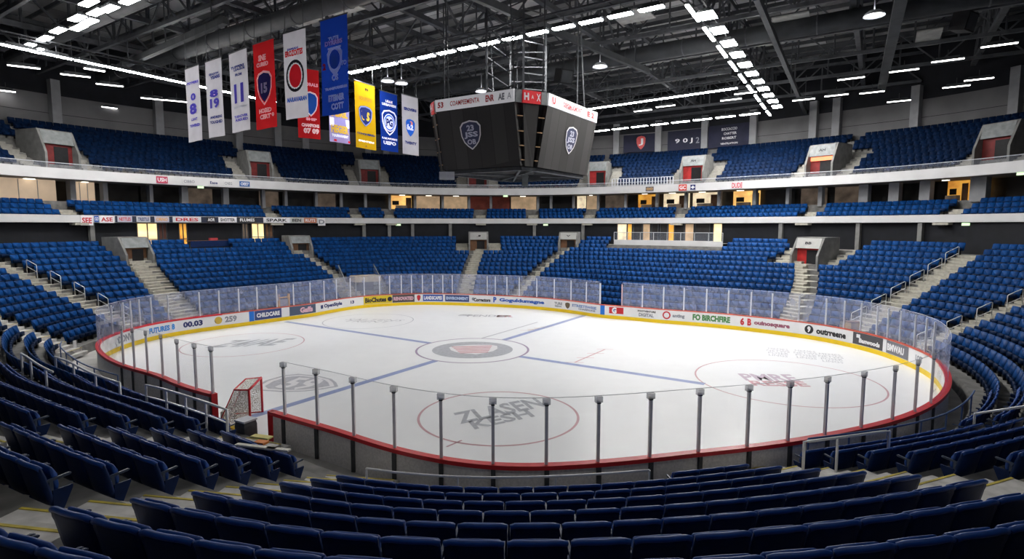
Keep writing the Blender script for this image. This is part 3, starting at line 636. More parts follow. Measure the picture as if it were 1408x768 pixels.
mb = MB(); mb.add(*loft_seat_back(SW, .66, .055)); mb.mi = 1
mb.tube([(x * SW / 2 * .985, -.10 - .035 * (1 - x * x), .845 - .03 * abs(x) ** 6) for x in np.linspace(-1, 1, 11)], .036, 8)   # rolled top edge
S_BACK = mb.build('backrest', [M_NAVY, M_NAVYLIT], smooth=True).data
mb = MB()
def pan(mb):
    pts = [(.06, .40), (.16, .395), (.34, .43), (.44, .50), (.45, .535), (.42, .545), (.30, .50), (.16, .455), (.06, .455)]
    n = len(pts); sec = []
    for x in (-.29, -.27, 0, .27, .29):
        k = .93 if abs(x) > .28 else 1
        sec.append([(x, .25 + (y - .25) * k, .46 + (z - .46) * k + (.012 if abs(x) > .2 else 0)) for y, z in pts])
    vs = [p for q in sec for p in q]; fs = []
    for i in range(4):
        for j in range(n): fs.append((i * n + j, (i + 1) * n + j, (i + 1) * n + (j + 1) % n, i * n + (j + 1) % n))
    fs += [tuple(range(n)), tuple(range(4 * n + n - 1, 4 * n - 1, -1))]; mb.add(vs, fs)
pan(mb)
_a = math.radians(82)
mb.v = [(x, .07 + (y - .07) * math.cos(_a) - (z - .43) * math.sin(_a) + .03, .40 + (y - .07) * math.sin(_a) + (z - .43) * math.cos(_a)) for x, y, z in mb.v]
S_PAN = mb.build('seat_pan', M_NAVYLIT, smooth=True).data
mb = MB(); mb.prism([(0, -.02, 0), (0, .20, 0), (0, .16, .10), (0, .30, .40), (0, .30, .44), (0, .04, .44), (0, .03, .20)], (.03, 0, 0)); S_LEG = mb.build('leg', M_NAVY).data
mb = MB(); mb.prism([(0, -.03, .585), (0, .26, .60), (0, .29, .615), (0, .29, .63), (0, .26, .64), (0, -.03, .62)], (.036, 0, 0)); mb.prism([(0.005, .0, .44), (0.005, .05, .44), (0.005, .05, .59), (0.005, .0, .59)], (.025, 0, 0)); S_ARM = mb.build('armrest', mat('armrest_plastic', (.05, .07, .12), .45, .1, 5)).data
for n in ('backrest', 'seat_pan', 'leg', 'armrest'): bpy.data.objects.remove(bpy.data.objects[n])
def in_iv(t, ivs):
    t = (t + 180) % 360 - 180
    for a, b in ivs:
        for s in (-360, 0, 360):
            if a <= t + s <= b: return True
    return False
def lower_blocked(t, k, half):
    d = lambda x: abs((t - x + 180) % 360 - 180) * math.pi / 180 * rk(t, k)
    for a in AIS:
        ta = ais_t(a, k)
        if d(ta) < a[2] + half: return True
    for (tp, kp, w) in lowp:
        ex = 1.6 if tp in (lowp[2][0], lowp[4][0]) else .25
        if k >= kp - .6 and d(tp) < w / 2 + ex + half: return True
    if k <= 3 and d(TUN) < 2.5: return True
    if k >= 11 and BOX[0] - 1 < t < BOX[1] + 1: return True                 # balcony box
    if k >= 12 and 142 < t < 148.5: return True               # press desk
    return False
sect_name = lambda t: 'right' if t > -66 else ('middle' if t > -99 else 'left')
cands = []                                                    # (dist, t, k, width)
def fill_row(k, t0, t1, w):
    """seats between consecutive aisles, evenly spaced"""
    # collect the free intervals at fine resolution
    ts = np.arange(t0, t1, .08); free = [not lower_blocked(t, k, .02) for t in ts]
    i = 0; out = []
    while i < len(ts):
        if free[i]:
            j = i
            while j + 1 < len(ts) and free[j + 1]: j += 1
            a, b = ts[i], ts[j]; L = math.radians(b - a) * rk((a + b) / 2, k)
            # arc length incl. radial change
            q = np.linspace(a, b, 24); pp = np.array([list(PT(x, rk(x, k))) for x in q]); sl = np.r_[0, np.cumsum(np.linalg.norm(np.diff(pp, axis=0), axis=1))]
            L = sl[-1]; n = int(L / w)
            for s in range(n):
                out.append((float(np.interp((s + .5) * L / n, sl, q)), L / n))
            i = j + 1
        else: i += 1
    return out
TUN = theta_at(497, lambda t: rk(t, 1.5), 1.5, 100, 150)
BOX = sorted((theta_at(844, lambda t: RB(t) - .9, 5.6, 10, 80), theta_at(993, lambda t: RB(t) - .9, 5.6, 10, 80)))
lower = []
NEAR0, NEAR1 = -176, -6
for k in range(NR):
    for (t, w) in fill_row(k, -174.5, -5.5, .68):
        if -100 < t < -76 and k < 2: continue
        if -76 <= t < -66 and k < 1: continue
        if -111 < t < -100 and k < 1: continue
        lower.append((k, t, w))
    for (t, w) in fill_row(k, -5.5, 185.5, .54): lower.append((k, t, w))
def seat_pose(k, t):
    rf = lambda x: rk(x, k); n = normal_in(t, rf); p = PT(t, rk(t, k), zt(k)); return p, math.atan2(n.y, n.x) - PI / 2
rows = []
for (k, t, w) in lower:
    p, rz = seat_pose(k, t); q = project(p + Vector((0, 0, .8)))
    seen = q is not None and -45 < q[0] < 1453 and q[1] < 800
    rows.append([k, t, w, p, rz, (p - Vector((0, 0, EYE))).length, seen])
nearest = sorted([r for r in rows if r[6] and -178 < r[1] < -5], key=lambda r: r[5])[:300]
ids = {id(r) for r in nearest}
from collections import defaultdict
grp = defaultdict(list)
for r in nearest:
    t = r[1]; blk = 'middle' if -100 < t < -68 else ('left' if -113 < t <= -100 else ('far left' if t <= -113 else ('right' if t > -46.5 else 'near right')))
    grp[(blk, r[0])].append(r)
first = True
BLKN = {'middle': 'middle block, {} seat from left aisle', 'left': 'left block, {} seat from stepped aisle', 'far left': 'outer left block, {} seat from aisle', 'near right': 'right block, {} seat from stepped aisle', 'right': 'outer right block, {} seat from aisle'}
for (blk, k), lst in sorted(grp.items(), key=lambda x: (x[0][0], x[0][1])):
    lst.sort(key=lambda r: r[1], reverse=blk in ('left', 'far left'))
    for i, r in enumerate(lst):
        lab = f'navy folding seat, {ordw(k + 1)} row from boards, ' + BLKN[blk].format(ordw(i + 1))
        e = empty('arena_seat', lab, 'seat', r[3], 'navy folding seats of the near stand', r[4]); f = r[2] / .695; e.scale = (f, 1, 1)
        for nm, me, xs in (('backrest', S_BACK, (0,)), ('seat_pan', S_PAN, (0,)), ('leg', S_LEG, (-.325, .295)), ('armrest', S_ARM, (-.33, .294))):
            for x in xs:
                o = bpy.data.objects.new(nm, me); COL.objects.link(o); o.parent = e; o.location = (x, 0, 0)
# --- all the other seats, one mesh
def rr(w, h, r):                                              # rounded top panel, 8 points
    return [(-w / 2, 0), (w / 2, 0), (w / 2, h - r), (w / 2 - r * .3, h - r * .3), (w / 2 - r, h), (-w / 2 + r, h), (-w / 2 + r * .3, h - r * .3), (-w / 2, h - r)]
def tmpl():
    mb = MB(); w = .505
    b = [Vector((x, .03 - .16 * (z / .58), .30 + z)) for x, z in rr(w, .58, .055)]; mb.mi = 0; mb.prism(b, (0, -.05, 0))
    s = [Vector((x, .10 - .02 * z, .30 + z)) for x, z in rr(w * .92, .24, .06)]; mb.mi = 2; mb.prism(s, (0, .09, 0))  # folded pan in the shaded blue, painting the dark gap between rows
    mb.mi = 1; mb.box((0, .0, .15), (.08, .12, .32))
    return mb
tb = tmpl(); tv = np.array([list(p) for p in tb.v]); tf = tb.f; tmi = tb.m
far = []; deep = []
for r in rows:
    if id(r) in ids: continue
    far.append((r[3], r[4], min(r[2], .72) / .54))
def fill_ring(rf, t0, t1, w, block):
    q = np.arange(t0, t1, .25); pp = np.array([list(PT(x, rf(x))) for x in q]); sl = np.r_[0, np.cumsum(np.linalg.norm(np.diff(pp, axis=0), axis=1))]
    n = int(sl[-1] / w); out = []
    for s in range(n):
        t = float(np.interp((s + .5) * sl[-1] / n, sl, q))
        if not block(t, rf(t)): out.append(t)
    return out
arcd = lambda t, x, r: abs((t - x + 180) % 360 - 180) * PI / 180 * r
CAIS = [theta_at(u, lambda t: U(t) + .5, 8.5, -10, 175) for u in (92, 372, 490, 535, 661, 733, 811, 937, 1117, 1318)]
for j in range(UJ):
    rf = ur(j)
    def blk(t, r, j=j):
        for (tp, w) in upt:
            d = arcd(t, tp, r)
            if j <= 5 and d < w / 2 + 1.6: return True
            if j > 5 and d < .5: return True
        return False
    for t in fill_ring(rf, -23, 203, .54, blk):
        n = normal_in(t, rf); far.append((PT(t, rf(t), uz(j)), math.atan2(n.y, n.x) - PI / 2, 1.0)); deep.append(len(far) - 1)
for j in range(3):
    rf = lambda t, j=j: U(t) + cr[j] + .25
    for t in fill_ring(rf, -23, 203, .54, lambda t, r: any(arcd(t, x, r) < .75 for x in CAIS)):
        n = normal_in(t, rf); far.append((PT(t, rf(t), cz[j]), math.atan2(n.y, n.x) - PI / 2, 1.0))
N = len(far); nv = len(tv)
pos = np.array([list(p) for p, _, _ in far]); ang = np.array([a for _, a, _ in far]); wsc = np.array([s for _, _, s in far])
X = tv[None, :, 0] * wsc[:, None]; Y = tv[None, :, 1]; Z = tv[None, :, 2]
ca, sa = np.cos(ang)[:, None], np.sin(ang)[:, None]
V = np.stack([X * ca - Y * sa + pos[:, 0:1], X * sa + Y * ca + pos[:, 1:2], np.broadcast_to(Z, X.shape) + pos[:, 2:3]], 2).reshape(-1, 3)
lt = np.array([len(f) for f in tf]); li = np.array([i for f in tf for i in f])
LI = (li[None, :] + (np.arange(N) * nv)[:, None]).ravel(); LT = np.tile(lt, N); LS = np.r_[0, np.cumsum(LT)[:-1]]
me = bpy.data.meshes.new('arena_seat_mass'); me.vertices.add(N * nv); me.vertices.foreach_set('co', V.ravel())
me.loops.add(len(LI)); me.loops.foreach_set('vertex_index', LI.astype(np.int32)); me.polygons.add(len(LT)); me.polygons.foreach_set('loop_start', LS.astype(np.int32))
me.materials.append(M_BLUE); me.materials.append(M_BLACK); me.materials.append(M_BLUE_SHADE); MI = np.tile(np.array(tmi), (N, 1)); MI[deep] = np.where(MI[deep] == 1, 1, 2); me.polygons.foreach_set('material_index', MI.ravel().astype(np.int32)); me.update(calc_edges=True); me.validate()
o = bpy.data.objects.new('arena_seating', me); COL.objects.link(o); tag(o, 'thousands of blue tip-up seats filling the tiers around the rink', 'seating', None, 'stuff')
for u in (92, 372, 490, 535, 661, 733, 811, 937, 1117, 1318):
    t = theta_at(u, lambda t: U(t) + .5, 8.5, -10, 175); mb = MB()
    for j in range(3):
        for half in (0, 1): mb.box(PT(t, U(t) + cr[j] - .2 - .4 * (1 - half), cz[j] - .2 * (1 - half) - .06), (.7, 1.2, .18), Matrix.Rotation(math.radians(t), 3, 'Z'))
    mb.build('aisle_steps', M_STEP, kind='structure')
#@@PART3
# ================================================================== ROOF
CZ = 25.0
mb = MB(); mb.poly([PT(t, 49, CZ) for t in FULL[::3]]); mb.build('ceiling', M_ROOF, kind='structure')
def chord_clip(off, along, perp, R=45.0):
    h = math.sqrt(max(0, R * R - off * off)); c = Vector((CEN[0], CEN[1], 0)) + perp * off
    return c - along * h, c + along * h, h
def truss(a, b, z0, z1, bay, w, name='roof_truss', web=.10):
    mb = MB(); L = (b - a).length; n = max(2, int(L / bay)); d = (b - a) / n
    lo = lambda i: Vector((a.x + d.x * i, a.y + d.y * i, z0)); hi = lambda i: Vector((a.x + d.x * i, a.y + d.y * i, z1))
    mb.bar(lo(0), lo(n), w); mb.bar(hi(0), hi(n), w)
    for i in range(n):
        mb.bar(lo(i), hi(i), web)
        if i % 2 == 0: mb.bar(lo(i), hi(i + 1), web)
        else: mb.bar(hi(i), lo(i + 1), web)
    mb.build(name, M_TRUSS, kind='structure')
for off in np.arange(-40, 41, 6.6):
    a, b, h = chord_clip(off, E1, E2)
    if h > 6: truss(a, b, 21.0, 23.6, 2.6, .26)
for off in np.arange(-40, 41, 8.2):
    a, b, h = chord_clip(off, E2, E1)
    if h > 6: truss(a, b, 21.5, 24.2, 2.8, .34, web=.14)
for off in np.arange(-42, 43, 2.1):
    a, b, h = chord_clip(off, E1, E2, 47)
    mb = MB(); mb.bar(a + Vector((0, 0, 24.6)), b + Vector((0, 0, 24.6)), .12, .3); mb.build('roof_purlin', M_TRUSS, kind='structure')
for i, (off, r_) in enumerate(((16.1, .6), (-3.7, .55), (-10.3, .5))):
    a, b, h = chord_clip(off, E1, E2, 40); mb = MB(); mb.tube([a + Vector((0, 0, 20.7)), b + Vector((0, 0, 20.7))], r_, 14)
    o = mb.build('air_duct', M_DUCT, smooth=True); tag(o, ['fat dark round air duct crossing behind the scoreboard', 'dark round air duct running above the middle of the ice', 'dark round air duct nearest the camera under the roof'][i], 'duct')
    for f in np.linspace(.05, .95, 16):
        q = a.lerp(b, f); mb = MB(); mb.tube([q + Vector((0, 0, 20.7)) - E1 * .04, q + Vector((0, 0, 20.7)) + E1 * .04], r_ + .04, 14); mb.build('duct_collar', M_TRUSS, o)
# drop beams below the trusses
def px3(u, v, z): p = at_z(u, v, z); return Vector((p[0], p[1], p[2]))
for i, (A, B, w, lab) in enumerate((((165, 92), (310, 28), .35, 'grey hanging beam running toward the left light cluster'), ((1212, 122), (1245, -30), .6, 'broad dark hanging beam at the upper right of the roof'), ((640, -10), (890, 97), .3, 'dark hanging beam crossing left of the bright corner'), ((1040, -5), (1110, 160), .3, 'dark sloping beam right of the bright light strip'))):
    a, b = px3(*A, 19.66), px3(*B, 19.66); mb = MB(); mb.bar(a, b, w, .4); o = mb.build('hanging_girder', M_DUCT); tag(o, lab, 'beam')
    for f in (.1, .5, .9):
        q = a.lerp(b, f); mb = MB(); mb.bar(q, q + Vector((0, 0, 3.6)), .06); mb.build('hanger', M_TRUSS, o)
# pale insulation panels / baffles hung in the roof
for i, (u, v, w, h, a) in enumerate(((1276, 52, 1.5, 4.2, 57), (470, 12, 2.6, 1.6, -33), (1090, 30, 2.2, 3.0, 57), (870, 22, 2.4, 2.2, -33), (410, 25, 2.6, 2.2, -33))):
    p = px3(u, v, 21.2); mb = MB(); mb.box(p, (w, h, .08), Matrix.Rotation(math.radians(a), 3, 'Z') if a < 0 else Matrix.Rotation(math.radians(a - 90), 3, 'Z'))
    o = mb.build('ceiling_baffle', mat('baffle', (.36, .36, .35), .8, .2, 2)); tag(o, ['long pale baffle panel hanging at the upper right of the roof', 'pale roof baffle above the tall blue banner', 'pale roof baffle beside the top end of the bright strip', 'pale roof baffle right above the scoreboard strip', 'pale roof baffle above the white round crest banner'][i], 'panel')
# ------------------------------------------------------------------ light fittings
LZ = 18.6
def fitting(p, d, L, w, label, group, m=None, hz=.72):
    d = Vector((d[0], d[1], 0)).normalized(); rz = math.atan2(d.y, d.x); R = Matrix.Rotation(rz, 3, 'Z')
    mb = MB(); mb.box((0, 0, .08), (L, w, .12), R); mb.box((0, 0, .2), (L * .7, w * .5, .14), R)
    mb.bar((0, 0, .2), (0, 0, hz), .04)
    o = mb.build('pendant_light', M_DUCT); o.location = p; tag(o, label, 'light', group)
    mb = MB(); mb.box((0, 0, 0), (L * .96, w * .9, .05), R); mb.build('diffuser', m or M_LAMP, o)
    return o
def strip(A, B, n, L, w, what, group, m=None, z=LZ, rail=True, double=False):
    a, b = px3(*A, z), px3(*B, z); d = (b - a).normalized(); pz = Vector((-d.y, d.x, 0))
    if rail:
        mb = MB()
        for s in (-1, 1): mb.bar(a + Vector((0, 0, .75)) + pz * s * .35, b + Vector((0, 0, .75)) + pz * s * .35, .09)
        k = int((b - a).length / 1.5)
        for i in range(k + 1):
            q = a.lerp(b, i / k) + Vector((0, 0, .75)); mb.bar(q - pz * .35, q + pz * .35, .06)
        tag(mb.build('lighting_gantry', M_TRUSS), f'dark ladder gantry carrying {what}', 'gantry')
    for i in range(n):
        q = a.lerp(b, (i + .5) / n)
        if double:
            for s in (-1, 1): fitting(q + pz * s * .55, d, L, w, f'bright light in {what}, {ordw(i + 1)} from its {"near" if double else "left"} end, {"outer" if s > 0 else "inner"} row', group, m)
        else: fitting(q, d, L, w, f'bright light in {what}, {ordw(i + 1)} from its left end', group, m)
strip((478, 101), (918, 7), 14, 1.35, .42, 'the long strip above the scoreboard', 'lights of the long strip')
strip((940, 1), (1060, 160), 9, 2.75, .20, 'the thin steep line at right', 'lights of the thin steep line')
strip((964, 10), (1071, 150), 11, 1.2, .85, 'the broad lamp row beside the steep line', 'broad lamps of the steep right row', rail=False)
strip((-60, 48), (380, 141), 11, 1.85, .34, 'the strip behind the white banners', 'lights of the left strip')
strip((796, 152), (1014, 121), 8, 1.9, .34, 'the upper strip right of the scoreboard', 'lights of the upper far strip', z=18.8)
strip((815, 181), (1048, 155), 8, 2.0, .36, 'the lower strip along the far wall', 'lights of the lower far strip', z=18.8)
for i, (u, v) in enumerate(((122, 4), (133, 17), (150, 12), (106, 25), (123, 30), (80, 42), (108, 38), (62, 53), (39, 63), (54, 70), (178, 1))):
    fitting(px3(u, v, 19.4), E1, 1.5, .5, f'bright rectangular light in the upper left cluster, {ordw(i + 1)} counting toward the camera', 'lights of the upper left cluster', mat('lamp_mid', (1, 1, 1), .5, emit=22, ecol=(1, .98, .95)))
BAT = [(1105, 137), (1150, 131), (1170, 108), (1199, 127), (1243, 97), (1303, 83), (1374, 62), (1315, 119), (1236, 139), (1346, 109), (884, 152), (915, 146), (1005, 137), (1025, 128), (33, 92), (104, 104), (151, 117), (210, 136), (243, 139)]
BL = ['batten light on the dark right side of the roof', 'batten light on the dark right side of the roof', 'batten light on the dark right side of the roof']
side = defaultdict(int)
for u, v in BAT:
    s = 'right' if u > 1060 else ('far middle' if u > 800 else 'left'); side[s] += 1
    p = px3(u, v, 19.0); fitting(p, E1 if u > 500 else Vector((.8, .5, 0)), 1.9, .22, f'slim white batten light hung over the {s} stand, {ordw(side[s])} of its scatter', f'batten lights over the {s} stand', M_LAMP2)
for i, (u, v) in enumerate(((8, 125), (150, 148), (195, 158), (130, 96))):
    fitting(px3(u, v, 18.9), Vector((.7, .7, 0)), 1.3, .3, f'small floodlight close to the left wall, {ordw(i + 1)} of four', 'floodlights by the left wall', M_LAMP2)
for i, (u, v) in enumerate(((533, 112), (552, 115), (662, 126), (1202, 22), (825, 92))):     # dome reflectors
    p = px3(u, v, 19.2); mb = MB(); n = 16; prof_ = [(.08, .35), (.3, .28), (.5, .12), (.55, 0)]
    vs = [(r * math.cos(2 * PI * k / n), r * math.sin(2 * PI * k / n), z) for r, z in prof_ for k in range(n)]
    mb.add(vs, [(i_ * n + k, i_ * n + (k + 1) % n, (i_ + 1) * n + (k + 1) % n, (i_ + 1) * n + k) for i_ in range(3) for k in range(n)]); mb.bar((0, 0, .3), (0, 0, 1.6), .05)
    o = mb.build('pendant_dome_light', M_GREYP, smooth=True); o.location = p; tag(o, f'round dome light hanging above the scoreboard area, {ordw(i + 1)} from the left', 'light', 'dome lights')
    mb = MB(); mb.add([(.42 * math.cos(2 * PI * k / n), .42 * math.sin(2 * PI * k / n), .05) for k in range(n)], [tuple(range(n - 1, -1, -1))]); mb.build('diffuser', M_LAMP2, o)
for i in range(10):  # added lamps above the view, brightening board backs, posts and steps
    fitting(Vector((-13.5 + 3 * i, 3.0 + .05 * (i - 4.5) ** 2, LZ)), (1, 0, 0), 1.6, .45, f'added out-of-view light over the near stand, {ordw(i + 1)} from its left end', 'added unseen lights over the near stand', mat('lamp_near_added', (1, 1, 1), .5, emit=9, ecol=(1, .98, .95)))
# speaker clusters
for i, (u, v, z) in enumerate(((1020, 96, 20), (775, 105, 19.5), (742, 70, 20.5), (1325, 30, 20))):
    p = px3(u, v, z); mb = MB(); R = Matrix.Rotation(math.radians(30), 3, 'Z') @ Matrix.Rotation(.25, 3, 'X')
    mb.box((0, 0, 0), (1.2, .9, 1.1), R); o = mb.build('loudspeaker', M_BLACK); o.location = p; tag(o, ['black box loudspeaker hung by the bright right strip', 'black box loudspeaker hung above the scoreboard right face', 'black box loudspeaker hung under the long light strip', 'black box loudspeaker at the upper right of the roof'][i], 'loudspeaker')
    mb = MB(); mb.bar((0, 0, .5), (0, 0, 3), .06); mb.build('hanger', M_TRUSS, o); mb = MB(); mb.box(R @ Vector((0, -.47, 0)), (1.0, .03, .9), R); mb.build('speaker_grille', M_DUCT, o)
# ================================================================== SCOREBOARD
e = empty('scoreboard', 'large black eight sided centre hung scoreboard with crests on its screens', 'scoreboard', (0, 0, 0))
PLs, PRs, Q0s, Q1s = Vector((-4.35, 33.1, 0)), Vector((.12, 30.35, 0)), Vector((1.93, 31.3, 0)), Vector((5.35, 36.6, 0))
cs = (PLs + PRs) / 2 + Vector((E2.x, E2.y, 0)) * 4.4
octo = [PLs, PRs, Q0s, Q1s] + [2 * cs - p for p in (PLs, PRs, Q0s, Q1s)]
zB, zT, zH = 10.72, 13.95, 14.62
INS = .62
def inset(i):                                                 # bottom outline: each long face moved inward
    p = octo[i]; d = {0: E2, 1: E2, 2: -E1, 3: -E1, 4: -E2, 5: -E2, 6: E1, 7: E1}[i]; return p + Vector((d.x, d.y, 0)) * INS
mb = MB(); top = [Vector((p.x, p.y, zH - .05)) + (cs - p).normalized() * .25 for p in octo]; bot = [Vector((inset(i).x, inset(i).y, zB)) + (cs - octo[i]).normalized() * .3 for i in range(8)]
mb.add(top + bot, [tuple(range(8)), tuple(range(15, 7, -1))] + [(i, 8 + i, 8 + (i + 1) % 8, (i + 1) % 8) for i in range(8)]); mb.build('core_box', M_BLACK, e)
def facemap(i, zb, zt_):                                      # x across face i (-W/2..W/2 left to right from outside), y 0..1
    a, b = octo[i], octo[(i + 1) % 8]; ia, ib = inset(i), inset((i + 1) % 8)
    n = Vector(((b - a).y, -(b - a).x, 0)).normalized()
    W = (b - a).length
    def f(x, y, off=0.0):
        s = x / W + .5; tp = a.lerp(b, s); bt = ia.lerp(ib, s); q = bt.lerp(tp, (y * (zt_ - zb)) / (zT - zB) if zt_ <= zT else 1)
        return Vector((q.x, q.y, zb + y * (zt_ - zb))) + n * off
    return f, W
for i in (0, 2, 4, 6):
    f, W = facemap(i, zB, zT); mb = MB(); q = [f(-W / 2, 0), f(W / 2, 0), f(W / 2, 1), f(-W / 2, 1)]; n = (q[1] - q[0]).cross(q[3] - q[0]).normalized()
    mb.prism(q, -n * .2); scn = mb.build('screen', M_SCREEN, e)
    mb = MB(); F = lambda x, y, o_=.02: f(x, y / (zT - zB), .05)
    H = zT - zB; cxs = (-.35 if i == 0 else .1); cy = H * .56
    ring2d(mb, shield(cxs, cy, 1.42, 1.58), shield(cxs, cy, 1.26, 1.42), F); mb.build('crest_outline', I_WHT, scn)
    mb = MB(); shape_on(mb, shield(cxs, cy, 1.26, 1.42), lambda x, y: f(x, y / H, .03)); mb.build('crest_field', ink(.05, .06, .13), scn)
    mb = MB(); text_on(mb, '23', F, cxs, cy + .38, .5, .32, .04); text_on(mb, 'JSS', F, cxs, cy + .0, .95, .36, .04); text_on(mb, 'OB', F, cxs, cy - .36, .6, .28, .04); mb.build('crest_lettering', ink(.6, .62, .75), scn)
    a, b = octo[i], octo[i + 1]; fh, W = facemap(i, zT + .03, zH); mb = MB(); q = [fh(-W / 2, 0, .04), fh(W / 2, 0, .04), fh(W / 2, 1, .1), fh(-W / 2, 1, .1)]
    mb.prism(q, -n * .15); hb = mb.build('header_band', mat('header_white', (.78, .77, .80), .5, emit=.12), e); hb['label'] = 'white header band with red lettering'
    G = lambda x, y: fh(x, y, .125)
    mb = MB()
    if i in (0, 4): text_on(mb, '53', G, -.42 * W, .5, .42, .5, .04); text_on(mb, 'COAMPEEMENTA', G, -.10 * W, .5, 2.0, .42, .02); text_on(mb, 'ENR', G, .22 * W, .5, .55, .55, .04)
    else: text_on(mb, 'U', G, -.42 * W, .5, .35, .6, .05); text_on(mb, 'GSPCMCCMONT', G, -.06 * W, .5, 2.4, .42, .02); text_on(mb, 'E 2', G, .33 * W, .5, .9, .5, .04)
    mb.build('lettering', I_RED, hb)
    mb = MB()
    if i in (0, 4): text_on(mb, 'AE', G, .36 * W, .5, .4, .55, .04); text_on(mb, 'A', G, .455 * W, .5, .25, .5, 0)
    if i in (0, 4): mb.build('lettering', I_GREY, hb)
for i in (1, 3, 5, 7):                                        # chamfers: narrow screen between open ribs
    a, b = octo[i], octo[(i + 1) % 8]; ia, ib = inset(i), inset((i + 1) % 8); L = (b - a).length
    f, W = facemap(i, zB, zT); q = [f(-W * .24, 0), f(W * .24, 0), f(W * .24, 1), f(-W * .24, 1)]; n = (q[1] - q[0]).cross(q[3] - q[0]).normalized()
    mb = MB(); mb.prism(q, -n * .15); mb.build('corner_screen', M_SCREEN, e)
    for s in (-1, 1):
        for yy in (.1, .33, .56, .80):
            mb = MB(); mb.bar(f(s * W * .26, yy), f(s * W * .46, yy), .05); mb.build('corner_rib', mat('warm_metal', (.35, .22, .12), .5, metal=.4), e)
    fh, W = facemap(i, zT + .03, zH); mb = MB(); mb.prism([fh(-W * .27, 0, .06), fh(W * .27, 0, .06), fh(W * .27, 1, .1), fh(-W * .27, 1, .1)], -n * .15); rp = mb.build('corner_header', mat('header_red', (.70, .03, .04), .5, emit=.1), e)
    rp['label'] = 'red corner header panel'
    G = lambda x, y: fh(x, y, .12); mb = MB(); text_on(mb, 'H', G, -W * .17, .5, .3, .6, .05); text_on(mb, 'A', G, .02, .5, .14, .3, .02); text_on(mb, 'X', G, W * .19, .5, .25, .6, .03); mb.build('lettering', I_WHT, rp)
    for s in (-1, 1):
        mb = MB(); mb.prism([fh(s * W * .29, 0, .04), fh(s * W * .47, 0, .04), fh(s * W * .47, 1, .08), fh(s * W * .29, 1, .08)], -n * .1); mb.build('corner_post_panel', M_PANEL, e)
mb = MB()
for i in range(8): mb.bar(Vector((bot[i].x, bot[i].y, zB - .12)), Vector((bot[(i + 1) % 8].x, bot[(i + 1) % 8].y, zB - .12)), .14, .2)
for i in range(4): mb.bar(Vector((bot[i].x, bot[i].y, zB - .12)), Vector((bot[i + 4].x, bot[i + 4].y, zB - .12)), .12)
mb.build('bottom_frame', M_DSTEEL, e)
for i in range(8):
    mb = MB(); p = octo[i] + (cs - octo[i]) * .15; mb.bar((p.x, p.y, zH - .1), (p.x + random.uniform(-.4, .4), p.y, 20.4), .07); mb.build('suspension_cable', M_DSTEEL, e)
mb = MB()
for sx in (-1, 1):
    for sy in (-1, 1):
        q = cs + E1 * sx * 1.3 + E2 * sy * 1.3; mb.bar((q.x, q.y, zH - .1), (q.x, q.y, 20.6), .12)
for z in np.arange(15.4, 20.5, .9):
    for sx, sy, tx, ty in ((-1, -1, 1, -1), (1, -1, 1, 1), (1, 1, -1, 1), (-1, 1, -1, -1)):
        a = cs + E1 * sx * 1.3 + E2 * sy * 1.3; b = cs + E1 * tx * 1.3 + E2 * ty * 1.3; mb.bar((a.x, a.y, z), (b.x, b.y, z + .4), .06)
mb.build('hoist_frame', M_TRUSS, e)
# small panels hanging below it
for (u0, u1, v0, v1, Y, lab, m) in ((604, 625, 236, 247, 33, 'small pale speckled panel hanging under the scoreboard left corner', M_GREYP), (718, 726, 240, 256, 32.5, 'narrow pale sign hanging under the scoreboard middle', M_PANEL), (727, 743, 241, 249, 32.6, 'dark small display hanging under the scoreboard middle', M_DSTEEL)):
    a, b = at_y(u0, v0, Y), at_y(u1, v1, Y); mb = MB(); mb.box(((a[0] + b[0]) / 2, Y, (a[2] + b[2]) / 2), (b[0] - a[0], .06, a[2] - b[2])); o = mb.build('hanging_sign', m); tag(o, lab, 'sign')
    mb = MB(); mb.bar(((a[0] + b[0]) / 2, Y, a[2]), ((a[0] + b[0]) / 2, Y, 10.9), .03); mb.build('hanger', M_DSTEEL, o)
# ================================================================== BANNERS
ZB = 17.5
def cloth_mat(col):
    k = 'cloth_%d' % int(sum(c * q * 1000 for c, q in zip(col, (1, 3, 7))))
    if k in MAT: return MAT[k]
    m = bpy.data.materials.new(k); m.use_nodes = True; nt = m.node_tree; nt.nodes.remove(nt.nodes['Principled BSDF'])
    d = nt.nodes.new('ShaderNodeBsdfDiffuse'); t = nt.nodes.new('ShaderNodeBsdfTranslucent'); mx = nt.nodes.new('ShaderNodeAddShader')
    tc = nt.nodes.new('ShaderNodeTexCoord'); nz = nt.nodes.new('ShaderNodeTexNoise'); nz.inputs['Scale'].default_value = 1.6; rp = nt.nodes.new('ShaderNodeValToRGB')
    rp.color_ramp.elements[0].color = (*[c * .85 for c in col], 1); rp.color_ramp.elements[1].color = (*[min(1, c * 1.1) for c in col], 1)
    nt.links.new(tc.outputs['Object'], nz.inputs['Vector']); nt.links.new(nz.outputs['Fac'], rp.inputs['Fac'])
    d.inputs['Color'].default_value = (*col, 1)
    nt.links.new(rp.outputs['Color'], d.inputs['Color']); nt.links.new(rp.outputs['Color'], t.inputs['Color'])
    nt.links.new(d.outputs[0], mx.inputs[0]); nt.links.new(t.outputs[0], mx.inputs[1]); nt.links.new(mx.outputs[0], nt.nodes['Material Output'].inputs['Surface'])
    MAT[k] = m; return m
def dye(m):                                                   # print soaked into the cloth: same cloth, other colour
    c = m.node_tree.nodes['Principled BSDF'].inputs['Base Color'].default_value; return cloth_mat(tuple(round(x * .9, 3) for x in c[:3]))
